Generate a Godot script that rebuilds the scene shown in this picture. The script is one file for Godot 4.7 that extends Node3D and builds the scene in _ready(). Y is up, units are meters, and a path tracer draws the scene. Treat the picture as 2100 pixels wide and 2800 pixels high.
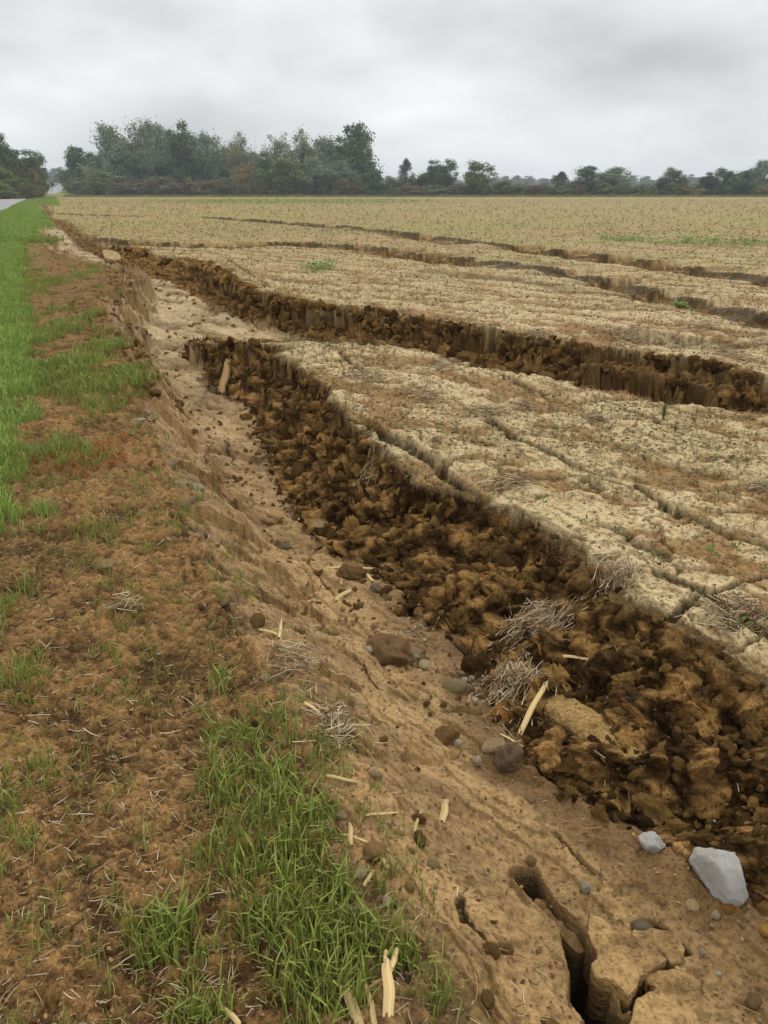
extends Node3D

# Traced lines of the gully, in metres: distance ahead, place across.
var L0 := PackedFloat32Array([0.89, 0.03, 1.14, -0.01, 1.37, -0.06, 1.54, -0.12, 1.81, -0.18, 2.05, -0.26, 2.38, -0.39, 2.74, -0.56, 3.18, -0.77, 3.82, -1.02, 4.30, -1.19, 4.99, -1.47, 5.92, -1.80, 6.76, -2.11, 7.60, -2.39, 8.52, -2.69, 10.05, -3.31, 12.04, -4.21, 13.30, -4.59, 14.35, -4.51, 16.06, -4.87, 18.92, -6.31, 20.89, -7.75, 23.48, -9.29, 28.52, -11.44, 47.24, -19.04, 62.26, -25.35, 96.57, -39.86])
var L1 := PackedFloat32Array([1.03, 0.70, 1.32, 0.63, 1.54, 0.58, 1.76, 0.47, 1.95, 0.40, 2.21, 0.30, 2.54, 0.17, 2.95, -0.02, 3.58, -0.33, 4.30, -0.64, 5.32, -1.07, 6.25, -1.40, 7.47, -1.89, 8.60, -2.34, 9.60, -2.78, 10.93, -3.22, 12.19, -3.62, 13.92, -4.10, 17.03, -4.84, 19.05, -5.67, 21.18, -6.95, 23.24, -8.70, 25.55, -9.89, 31.13, -12.29, 43.10, -17.18, 57.27, -22.98, 90.61, -36.78])
var R1 := PackedFloat32Array([1.03, 1.41, 1.40, 1.24, 1.59, 1.16, 1.70, 1.09, 1.78, 1.04, 1.85, 0.91, 1.95, 0.83, 2.01, 0.74, 2.19, 0.59, 2.35, 0.51, 2.51, 0.52, 2.77, 0.46, 3.07, 0.45, 3.24, 0.35, 3.48, 0.09, 3.94, 0.00, 4.30, -0.35, 5.12, -0.67, 5.88, -0.86, 6.66, -1.08, 7.74, -1.33, 8.70, -1.89, 9.44, -2.12, 10.80, -2.47, 12.52, -3.12])
var R0 := PackedFloat32Array([1.44, 1.65, 2.05, 1.48, 2.33, 1.42, 2.50, 1.35, 2.61, 1.32, 2.69, 1.24, 2.82, 1.19, 2.92, 1.12, 3.00, 1.07, 3.16, 1.04, 3.39, 0.99, 3.58, 0.95, 3.84, 0.83, 4.00, 0.69, 4.15, 0.54, 4.33, 0.39, 4.48, 0.17, 4.89, 0.07, 5.31, -0.09, 5.67, -0.22, 6.08, -0.33, 6.60, -0.43, 7.20, -0.59, 8.12, -0.97, 9.02, -1.27, 9.32, -1.55, 9.67, -1.99, 10.46, -2.59, 11.15, -2.60, 11.84, -2.51])
var N0 := PackedFloat32Array([5.72, 3.66, 6.05, 2.99, 6.36, 2.25, 6.73, 2.10, 6.89, 1.94, 7.14, 1.56, 7.80, 0.90, 8.39, 0.48, 9.14, -0.28, 9.98, -0.96, 11.02, -1.82, 11.89, -2.46])
var F0 := PackedFloat32Array([6.66, 4.01, 7.36, 3.57, 8.03, 3.41, 8.39, 2.90, 9.02, 2.41, 9.48, 1.96, 9.74, 1.74, 10.30, 1.16, 11.02, 0.62, 11.79, -0.05, 12.19, -0.66, 12.50, -1.03, 13.30, -1.55, 14.21, -2.15, 15.89, -2.75, 18.57, -3.61, 20.74, -4.59, 21.48, -5.23, 22.11, -6.03, 24.03, -6.76, 25.44, -7.75, 26.77, -8.99, 32.43, -11.37, 41.02, -15.00, 49.48, -18.50, 52.82, -20.60, 72.26, -28.40])
var F1 := PackedFloat32Array([13.92, -2.30, 15.27, -3.14, 17.81, -4.30, 19.05, -5.01, 19.60, -5.80, 22.16, -6.93, 26.07, -9.07, 30.11, -11.10, 37.45, -14.15, 50.74, -19.95, 73.84, -29.43])
var DP := PackedFloat32Array([0.5, 0.24, 2.2, 0.28, 3.5, 0.33, 6, 0.4, 9, 0.44, 12, 0.46, 17, 0.44, 20, 0.28, 30, 0.2, 50, 0.12, 100, 0.02])
const TIP := 11.84
const PITCH := 21.944
const FOV := 65.333
var CRACKS := [[0.1, 0.26, [Vector2(-0.12, 5.85), Vector2(-0.05, 5.60), Vector2(0.07, 5.31), Vector2(0.16, 5.15), Vector2(0.30, 4.90), Vector2(0.36, 4.67), Vector2(0.46, 4.42), Vector2(0.54, 4.15)]],
	[0.045, 0.13, [Vector2(0.81, 5.78), Vector2(0.85, 5.54), Vector2(0.93, 5.31), Vector2(1.02, 5.11), Vector2(1.14, 4.94), Vector2(1.16, 4.80), Vector2(1.28, 4.54), Vector2(1.48, 4.44), Vector2(1.48, 4.19), Vector2(1.58, 4.01), Vector2(1.68, 3.82), Vector2(1.75, 3.64), Vector2(1.86, 3.52), Vector2(1.97, 3.35)]],
	[0.05, 0.12, [Vector2(-1.02, 10.27), Vector2(-0.74, 9.26), Vector2(-0.44, 8.42), Vector2(-0.27, 7.86), Vector2(-0.17, 7.40)]],
	[0.07, 0.12, [Vector2(-3.93, 20.89), Vector2(-3.26, 18.92), Vector2(-2.40, 15.89), Vector2(-2.11, 15.08)]],
	[0.02, 0.05, [Vector2(1.18, 2.82), Vector2(1.30, 2.96), Vector2(1.39, 3.00), Vector2(1.56, 3.13), Vector2(1.73, 3.23)]],
	[0.05, 0.05, [Vector2(1.23, 3.18), Vector2(1.34, 3.07), Vector2(1.40, 2.92), Vector2(1.45, 2.77), Vector2(1.53, 2.63)]],
	[0.03, 0.05, [Vector2(1.02, 7.60), Vector2(1.15, 7.30), Vector2(1.26, 6.92), Vector2(1.38, 6.66)]],
	[0.025, 0.05, [Vector2(1.77, 6.50), Vector2(1.84, 6.20), Vector2(1.99, 5.85), Vector2(2.13, 5.54)]],
	[1.2, 0.24, [Vector2(-10.65, 30.81), Vector2(-9.18, 29.34), Vector2(-7.76, 28.26), Vector2(-6.25, 27.74), Vector2(-4.90, 27.01), Vector2(-3.57, 28.26), Vector2(-2.30, 28.00), Vector2(-1.18, 27.01), Vector2(0.01, 25.02), Vector2(0.90, 23.12), Vector2(2.03, 21.48), Vector2(2.99, 19.92), Vector2(3.72, 18.01), Vector2(4.25, 16.15), Vector2(4.58, 14.28), Vector2(4.84, 12.78), Vector2(5.20, 11.02), Vector2(5.51, 9.91)]],
	[1.3, 0.22, [Vector2(-11.79, 55.64), Vector2(-9.63, 53.73), Vector2(-6.00, 47.96), Vector2(-3.34, 43.91), Vector2(-1.07, 39.46), Vector2(1.29, 33.48), Vector2(2.77, 29.62), Vector2(3.92, 26.31), Vector2(4.95, 24.22), Vector2(5.80, 22.27), Vector2(6.47, 20.46), Vector2(7.01, 18.80), Vector2(7.49, 16.15), Vector2(7.79, 14.28)]],
	[1.3, 0.14, [Vector2(-25.14, 66.19), Vector2(-21.97, 62.26), Vector2(-19.19, 59.88), Vector2(-16.29, 57.68)]],
	[1.1, 0.1, [Vector2(2.75, 10.01), Vector2(2.92, 9.80), Vector2(3.16, 9.67), Vector2(3.40, 9.54), Vector2(3.65, 9.32), Vector2(3.85, 9.17)]],
	[1.1, 0.07, [Vector2(1.00, 17.79), Vector2(1.72, 17.08), Vector2(2.47, 16.33), Vector2(3.01, 15.32), Vector2(3.42, 14.14)]]]
var FLOOR_CRACKS := [[0.06, 0.22, [Vector2(0.42, 1.77), Vector2(0.43, 1.70), Vector2(0.46, 1.63), Vector2(0.49, 1.60), Vector2(0.52, 1.53), Vector2(0.53, 1.46), Vector2(0.52, 1.37), Vector2(0.55, 1.30)]],
	[0.03, 0.12, [Vector2(0.66, 1.54), Vector2(0.68, 1.51), Vector2(0.72, 1.49), Vector2(0.73, 1.47), Vector2(0.66, 1.43), Vector2(0.62, 1.38), Vector2(0.59, 1.35)]],
	[0.006, 0.03, [Vector2(0.54, 1.95), Vector2(0.57, 1.85), Vector2(0.62, 1.77)]],
	[0.014, 0.05, [Vector2(0.55, 2.32), Vector2(0.59, 2.19), Vector2(0.67, 2.08), Vector2(0.72, 2.00)]],
	[0.014, 0.04, [Vector2(0.34, 3.20), Vector2(0.37, 3.12), Vector2(0.40, 3.00), Vector2(0.38, 2.94)]],
	[0.014, 0.04, [Vector2(-1.54, 6.83), Vector2(-1.37, 6.60), Vector2(-1.28, 6.19), Vector2(-1.14, 5.95)]],
	[0.012, 0.03, [Vector2(-0.47, 4.10), Vector2(-0.35, 3.86), Vector2(-0.26, 3.63)]],
	[0.012, 0.03, [Vector2(-0.14, 2.94), Vector2(-0.06, 2.76), Vector2(0.04, 2.65)]],
	[0.012, 0.03, [Vector2(0.21, 1.55), Vector2(0.21, 1.47), Vector2(0.26, 1.38)]],
	[0.02, 0.04, [Vector2(0.72, 1.61), Vector2(0.76, 1.59), Vector2(0.80, 1.52)]]]
var GRASS_SPOTS := [[-0.56, 2.38, 0.04, 0.07, 1.0], [-0.43, 2.09, 0.16, 0.13, 0.55], [-0.41, 1.84, 0.13, 0.12, 0.95], [-0.27, 1.73, 0.15, 0.15, 1], [-0.32, 1.58, 0.16, 0.12, 1], [-0.21, 1.44, 0.15, 0.12, 1], [-0.14, 1.34, 0.15, 0.10, 1], [-0.14, 1.22, 0.11, 0.10, 1], [0.02, 1.32, 0.06, 0.05, 1], [-0.51, 1.34, 0.06, 0.07, 1], [-0.39, 1.16, 0.05, 0.04, 1], [-1.27, 2.36, 0.09, 0.17, 0.9], [-1.13, 2.08, 0.06, 0.14, 0.35], [-1.04, 1.73, 0.05, 0.12, 0.5], [-0.99, 1.88, 0.10, 0.08, 0.35], [-2.13, 5.01, 0.17, 0.22, 1], [-1.87, 4.80, 0.15, 0.23, 0.6], [-1.38, 3.70, 0.21, 0.27, 0.5], [-2.20, 6.42, 0.17, 0.71, 0.95], [-3.03, 8.17, 0.28, 0.98, 0.9], [-3.99, 10.27, 0.26, 1.71, 0.7], [-6.24, 15.48, 0.35, 6.47, 0.7], [-2.51, 7.01, 0.29, 0.74, 0.6], [-11.70, 28.79, 0.28, 14.65, 0.7], [-1.16, 3.67, 0.19, 0.26, 0.5], [-1.66, 5.20, 0.19, 0.43, 0.4], [-0.63, 2.70, 0.08, 0.17, 0.4], [-0.91, 1.97, 0.07, 0.06, 0.3], [-0.82, 1.37, 0.08, 0.08, 0.3], [-0.46, 2.53, 0.10, 0.16, 0.2], [0.10, 1.25, 0.06, 0.07, 0.45], [-2.69, 6.50, 0.19, 0.81, 0.3], [-0.94, 1.62, 0.06, 0.07, 0.6], [-1.57, 2.96, 0.08, 0.24, 0.6], [-0.66, 3.09, 0.10, 0.17, 0.35], [0.06, 1.39, 0.04, 0.04, 0.4], [-0.18, 1.97, 0.08, 0.13, 0.45], [-0.05, 1.81, 0.05, 0.11, 0.35], [-1.06, 4.15, 0.10, 0.29, 0.4], [-1.38, 4.38, 0.16, 0.32, 0.3], [0.23, 1.33, 0.02, 0.02, 0.5], [-0.49, 1.57, 0.04, 0.08, 0.5], [-0.64, 1.60, 0.04, 0.08, 0.4], [-0.78, 1.58, 0.02, 0.06, 0.3]]
var VERGE := PackedFloat32Array([2.53, -1.52, 2.85, -1.56, 3.18, -1.62, 3.64, -1.71, 4.01, -1.88, 4.80, -2.20, 5.92, -2.71, 7.60, -3.40, 10.46, -4.60, 16.33, -7.11, 35.40, -15.15, 53.73, -22.15, 109.98, -43.39])
var FIELD_GREENS := [[-1.42, 18.34, 0.41, 1.13, 1.0], [10.48, 26.77, 1.92, 1.88, 1.0], [-12.57, 122.74, 21.89, 24.64, 1.0], [8.24, 28.79, 0.95, 1.35, 1.0], [4.69, 12.78, 0.14, 0.28, 1.0]]
var STONES := [
	["quartz_stone", "large white quartz stone with rust stains lying at the foot of the bank", 0.976, 1.759, 0.146, 0.159, Color8(252, 244, 232), "rock"],
	["quartz_stone", "small white quartz stone half buried left of the large white one", 0.819, 1.886, 0.065, 0.051, Color8(240, 234, 226), "rock"],
	["boulder", "reddish brown boulder alone in the middle of the gully floor", 0.026, 3.028, 0.188, 0.151, Color8(138, 106, 74), "rock"],
	["cobble", "olive grey oval cobble beside the straw heap", 0.291, 2.779, 0.080, 0.061, Color8(160, 146, 112), "round"],
	["cobble", "brown grey flat cobble right of the olive grey one", 0.393, 2.736, 0.072, 0.049, Color8(124, 104, 82), "rock"],
	["cobble", "small dark cobble between the two cobbles by the straw", 0.351, 2.768, 0.042, 0.027, Color8(108, 88, 68), "round"],
	["stone", "orange stone above the pebble patch", 0.465, 2.610, 0.098, 0.062, Color8(190, 126, 52), "rock"],
	["stone", "wedge shaped mauve grey stone standing below the husk strip", 0.452, 2.322, 0.086, 0.116, Color8(136, 114, 96), "rock"],
	["stone", "pale cream stone touching the top of the mauve wedge stone", 0.413, 2.407, 0.085, 0.037, Color8(204, 176, 134), "rock"],
	["stone", "flat clay brown stone sunk in the gully floor", 0.232, 2.440, 0.086, 0.079, Color8(142, 102, 62), "rock"],
	["stone", "white chip stone below the flat brown stone", 0.336, 2.323, 0.040, 0.033, Color8(222, 206, 180), "rock"],
	["stone", "white pebble stone left of the white chip", 0.271, 2.419, 0.034, 0.027, Color8(222, 210, 190), "round"],
	["cobble", "round tan cobble with a shadow on bare silt", 0.488, 2.110, 0.034, 0.029, Color8(166, 136, 100), "round"],
	["cobble", "small pinkish cobble above the collapsed crust", 0.442, 1.842, 0.031, 0.036, Color8(168, 130, 96), "rock"],
	["stone", "pale grey split stone left of the crust slabs", 0.579, 1.725, 0.032, 0.027, Color8(196, 190, 176), "rock"],
	["stone", "blue grey wedge stone behind the crust slabs", 0.706, 1.599, 0.053, 0.040, Color8(128, 120, 104), "rock"],
	["stone", "small cream stone in the wet sand below the quartz", 0.788, 1.683, 0.018, 0.024, Color8(206, 168, 112), "rock"],
	["stone", "cream oval stone left of the large quartz stone", 0.868, 1.670, 0.037, 0.026, Color8(216, 190, 140), "round"],
	["stone", "narrow white stone below the large quartz stone", 0.914, 1.628, 0.023, 0.031, Color8(226, 208, 176), "rock"],
	["stone", "orange brown stone under the large quartz stone", 0.963, 1.662, 0.036, 0.023, Color8(170, 112, 54), "rock"],
	["stone", "bright yellow stone at the right edge of the wet sand", 1.023, 1.565, 0.032, 0.022, Color8(206, 160, 62), "round"],
	["stone", "rounded orange tan stone in the wet channel", 0.730, 1.736, 0.029, 0.027, Color8(186, 138, 82), "round"],
	["stone", "small white stone right of the cracked crust slabs", 0.840, 1.523, 0.017, 0.020, Color8(220, 206, 180), "rock"],
	["stone", "pale square stone lying on the slumped soil slab", 0.886, 2.331, 0.050, 0.043, Color8(190, 160, 112), "rock"],
	["cobble", "large tan cobble among husks at the grass edge", -0.026, 1.611, 0.046, 0.051, Color8(178, 138, 96), "round"],
	["cobble", "flat cream pebble left of the large tan cobble", -0.059, 1.531, 0.033, 0.016, Color8(204, 190, 160), "round"],
	["cobble", "pale oval cobble alone on the bare silt slope", 0.134, 1.653, 0.028, 0.035, Color8(206, 184, 140), "round"],
	["cobble", "yellowish cobble below the pale oval cobble", 0.065, 1.515, 0.026, 0.035, Color8(196, 160, 104), "round"],
	["stone", "white flinty stone in the straw litter", 0.009, 1.461, 0.027, 0.018, Color8(218, 208, 186), "rock"],
	["stone", "light stone at the right edge of the grass patch", -0.114, 1.745, 0.033, 0.026, Color8(206, 186, 150), "rock"],
	["stone", "cream stone below a husk at the grass edge", -0.026, 1.928, 0.036, 0.031, Color8(200, 176, 138), "rock"],
	["stone", "cream stone lying on top of the grass patch", -0.385, 1.898, 0.025, 0.025, Color8(210, 186, 140), "rock"],
	["stone", "tan stone above the litter of straw", -0.371, 2.436, 0.033, 0.027, Color8(184, 150, 108), "round"],
	["stone", "flat pale stone left of the tan stone", -0.419, 2.394, 0.033, 0.018, Color8(190, 178, 146), "rock"],
	["stone", "brown block of rock on the left slope", -0.515, 2.850, 0.060, 0.068, Color8(126, 92, 58), "rock"],
	["stone", "dark brown hollow rock under the crossed husks", -0.160, 3.822, 0.139, 0.069, Color8(104, 76, 44), "rock"],
	["stone", "long pale stone beside the toe of the dark bank", -0.407, 4.638, 0.117, 0.058, Color8(186, 160, 118), "round"],
	["stone", "pale oval stone at the left shoulder of the gully", -1.150, 4.551, 0.095, 0.051, Color8(190, 180, 156), "round"],
	["stone", "grey flat stone just above the pale oval one", -1.224, 4.552, 0.090, 0.039, Color8(176, 158, 124), "rock"],
	["stone", "blue grey wet stone in the silt of the gully", -0.586, 4.295, 0.066, 0.049, Color8(112, 112, 104), "rock"],
	["stone", "yellow flat stone on the brown soil of the verge", -1.266, 3.295, 0.076, 0.038, Color8(176, 154, 104), "rock"],
	["stone", "grey green stone below the clump of pale leaves", -0.667, 2.966, 0.043, 0.027, Color8(146, 128, 88), "rock"],
	["stone", "grey triangular stone in the gully below three husks", -0.037, 3.673, 0.067, 0.053, Color8(128, 118, 104), "rock"],
	["stone", "white blade of stone left of the boulder", -0.060, 3.040, 0.049, 0.033, Color8(224, 214, 200), "rock"],
	["stone", "white oval stone right of the boulder", 0.179, 2.952, 0.048, 0.032, Color8(214, 196, 160), "round"],
	["stone", "cluster of grey white rock right of the boulder", 0.137, 3.052, 0.062, 0.045, Color8(190, 178, 150), "rock"],
	["stone", "round clay stone at the bottom right corner", 0.919, 1.384, 0.037, 0.028, Color8(124, 100, 66), "round"]]
var HUSKS := [
	["pale husk strip leaning against the slumped soil slab", 0.509, 2.471, 0.639, 2.669, 0.0226],
	["thin husk stick at the foot of the mauve wedge stone", 0.439, 2.471, 0.524, 2.376, 0.0087],
	["short wide husk strip alone on the bare silt", 0.171, 1.843, 0.196, 1.996, 0.0234],
	["narrow husk strip left of the short wide one", 0.085, 1.753, 0.110, 1.848, 0.0092],
	["level husk strip at the edge of the silt", -0.053, 1.739, 0.041, 1.803, 0.0090],
	["long husk strip lying across the top of the grass patch", -0.241, 2.081, -0.156, 2.321, 0.0161],
	["split husk strip above the long one", -0.264, 2.230, -0.197, 2.211, 0.0124],
	["frayed husk strip along the right edge of the grass", -0.168, 1.877, -0.075, 1.865, 0.0122],
	["upright husk strip right of the grass patch", -0.086, 1.615, -0.092, 1.702, 0.0134],
	["leaning husk strip beside the upright one", -0.109, 1.671, -0.041, 1.643, 0.0087],
	["pointed husk scrap beside the large tan cobble", 0.010, 1.555, -0.007, 1.598, 0.0119],
	["folded husk scrap below the flat cream pebble", -0.049, 1.497, -0.028, 1.538, 0.0104],
	["broad pale husk with a brown tip at the lower edge", -0.051, 1.122, -0.092, 1.263, 0.0238],
	["broad forked husk standing at the lower edge", 0.010, 1.122, 0.007, 1.238, 0.0238],
	["left fork tip of the broad forked husk", 0.005, 1.230, 0.003, 1.292, 0.0091],
	["right fork tip of the broad forked husk", 0.013, 1.230, 0.030, 1.302, 0.0121],
	["narrow husk between the two broad ones", -0.017, 1.122, -0.038, 1.217, 0.0124],
	["husk twig bridging the two broad husks", -0.059, 1.206, -0.006, 1.218, 0.0080],
	["pale husk pointing out of the tuft at the lower edge", -0.298, 1.133, -0.360, 1.196, 0.0124],
	["weathered wood scrap propped on the dark bank", -1.739, 8.432, -1.788, 9.179, 0.0846],
	["long husk strip bridging the gully above the hollow rock", -0.294, 3.904, -0.035, 3.973, 0.0202],
	["left of the two short husks by the hollow rock", -0.222, 3.726, -0.218, 3.904, 0.0194],
	["right of the two short husks by the hollow rock", -0.110, 3.918, -0.057, 3.739, 0.0202],
	["flat bundle of husk below the hollow rock", -0.243, 3.544, -0.147, 3.675, 0.0302],
	["small husk strip beside the long pale stone", -0.548, 4.735, -0.452, 4.653, 0.0178],
	["level husk strip high on the collapsed dark bank", 0.729, 2.864, 0.854, 2.825, 0.0194],
	["short husk below the level one on the dark bank", 0.792, 2.762, 0.836, 2.811, 0.0113],
	["curved husk strip at the top of the left slope", -0.412, 2.733, -0.437, 2.982, 0.0128],
	["pale husk crossing the litter left of the boulder", -0.500, 2.798, -0.401, 2.761, 0.0148],
	["tiny husk pair in the upper gully floor", -1.345, 6.780, -1.270, 6.493, 0.0204],
	["level tiny husk in the upper gully floor", -1.288, 6.737, -1.186, 6.758, 0.0162],
	["light husk strip lying in the wide far trench", 1.842, 9.599, 1.881, 9.513, 0.0331]]
var HEAPS := [
	["large straw heap sliding down the dark bank", 0.690, 3.135, 0.177, 0.127, 330, 0.6],
	["lower tail of the large straw heap by the cobbles", 0.522, 2.760, 0.114, 0.168, 300, 1.2],
	["straw heap hanging over the edge of the bank", 1.032, 3.184, 0.098, 0.126, 140, 1.0],
	["dark matted straw at the right edge of the picture", 1.438, 2.826, 0.140, 0.103, 260, 0.15],
	["straw tangle on the field beside the small crack", -0.126, 7.272, 0.170, 0.192, 90, 0.2],
	["long matted straw on the field behind the slumped edge", 0.797, 5.930, 0.159, 0.159, 120, 0.2],
	["straw wisp on the field right of the tangle", 0.368, 6.591, 0.136, 0.197, 80, 0.1],
	["narrow straw wisp at the rim of the far trench", 0.545, 7.760, 0.104, 0.165, 50, 0.2],
	["straw mat beside the pale silt plate", 1.088, 6.088, 0.109, 0.112, 70, 0.0],
	["small straw mat below the lone grass tuft", 1.586, 5.831, 0.087, 0.077, 50, 0.1],
	["flat straw mat on the bank top near the long crack", 0.713, 4.345, 0.127, 0.090, 130, 0.3],
	["straw mat on the rim above the fallen clods", 1.876, 9.689, 0.167, 0.206, 70, 0.1],
	["straw mat behind the rim, left of a shallow rill", 2.975, 9.783, 0.168, 0.237, 70, 0.1],
	["straw mat at the end of the shallow rill", 4.003, 10.263, 0.205, 0.297, 70, 0.3],
	["round straw tangle at the far right of the field", 4.347, 9.207, 0.106, 0.481, 80, 1.3],
	["straw mat between two plants beyond the trench", 3.530, 8.279, 0.144, 0.229, 70, 0.3],
	["small straw mat just beyond the trench rim", 3.633, 7.990, 0.093, 0.156, 45, 0.2],
	["dark straw mat in the field at the right edge", 2.169, 4.302, 0.053, 0.067, 60, 0.2],
	["loose straw scattered down the upper dark bank", -0.120, 4.912, 0.091, 0.236, 60, 1.2],
	["pale leaf straw clump on the bare verge soil", -1.064, 2.880, 0.044, 0.040, 40, 0.5],
	["pale straw clump at the left gully shoulder", -1.766, 5.773, 0.045, 0.204, 40, 1.2],
	["loose straw spread at the grass edge above the husks", -0.327, 2.552, 0.078, 0.150, 90, 1.0],
	["straw litter on the right of the grass patch", -0.166, 2.154, 0.061, 0.127, 120, 0.9]]
var SLABS := [
	["cracked crust slab tilted over the dark crevice", 0.055, [Vector2(0.557, 1.596), Vector2(0.599, 1.587), Vector2(0.650, 1.543), Vector2(0.701, 1.521), Vector2(0.721, 1.489), Vector2(0.722, 1.467), Vector2(0.647, 1.416), Vector2(0.613, 1.374), Vector2(0.594, 1.362), Vector2(0.570, 1.394), Vector2(0.536, 1.409), Vector2(0.523, 1.441), Vector2(0.550, 1.481), Vector2(0.537, 1.533)]],
	["narrow crust ridge leading to the tilted slab", 0.05, [Vector2(0.435, 1.727), Vector2(0.475, 1.736), Vector2(0.519, 1.694), Vector2(0.548, 1.619), Vector2(0.568, 1.586), Vector2(0.529, 1.557), Vector2(0.498, 1.600), Vector2(0.468, 1.654), Vector2(0.440, 1.675)]],
	["curved crust slab split from the tilted one by a dark gap", 0.05, [Vector2(0.665, 1.566), Vector2(0.731, 1.575), Vector2(0.772, 1.564), Vector2(0.788, 1.522), Vector2(0.769, 1.479), Vector2(0.739, 1.467), Vector2(0.724, 1.500), Vector2(0.688, 1.521), Vector2(0.663, 1.542)]],
	["broad domed crust slab at the lower edge of the picture", 0.05, [Vector2(0.650, 1.428), Vector2(0.707, 1.447), Vector2(0.762, 1.447), Vector2(0.792, 1.424), Vector2(0.793, 1.372), Vector2(0.829, 1.328), Vector2(0.827, 1.276), Vector2(0.679, 1.246), Vector2(0.571, 1.270), Vector2(0.594, 1.321), Vector2(0.614, 1.362), Vector2(0.669, 1.393)]],
	["slumped slab of tan soil beside the straw heap", 0.1, [Vector2(0.625, 2.614), Vector2(0.696, 2.652), Vector2(0.770, 2.580), Vector2(0.853, 2.491), Vector2(0.929, 2.359), Vector2(0.895, 2.267), Vector2(0.820, 2.272), Vector2(0.743, 2.331), Vector2(0.679, 2.446), Vector2(0.625, 2.526)]],
	["rounded tan soil block at the head of the deep trench", 0.25, [Vector2(-8.620, 25.746), Vector2(-8.395, 25.680), Vector2(-7.880, 24.737), Vector2(-7.340, 23.310), Vector2(-7.004, 22.041), Vector2(-7.361, 22.316), Vector2(-7.806, 23.306)]]]
var PLANTS := [
	["tall grass tuft rising alone from the pale silt plate", 2.080, 5.773, 0.124, "tuft"],
	["dark leafy seedling at the rim above the straw heap", 0.678, 4.014, 0.045, "s"],
	["pair of leafy seedlings close to the bank edge", 1.025, 3.703, 0.061, "s"],
	["dark four leaved seedling above the overhanging straw", 1.250, 3.305, 0.059, "s"],
	["bushy green seedling in the field right of the crack", 1.515, 3.377, 0.087, "s"],
	["smaller seedling right of the bushy one", 1.665, 3.426, 0.061, "s"],
	["bright seedling beside the dark matted straw", 1.389, 2.686, 0.072, "s"],
	["lone seedling stem near the bank edge", 0.845, 3.945, 0.059, "s"],
	["dark seedling on the pale silt plate by the trench", 1.206, 5.491, 0.079, "s"],
	["seedling with flat leaves behind the slumped edge", 0.243, 6.811, 0.072, "s"],
	["leafy seedling at the left of the silt plate", 0.800, 5.813, 0.069, "s"],
	["green seedling at the right edge of the field", 2.131, 4.155, 0.114, "s"],
	["seedling left of the two at the right edge", 1.832, 4.070, 0.066, "s"],
	["slender seedling beside the shallow crack", 1.362, 4.466, 0.060, "s"],
	["leafy seedling in the middle of the near field", 1.538, 3.587, 0.050, "s"],
	["seedling among dark litter near the long crack", 1.170, 4.466, 0.049, "s"]]
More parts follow.
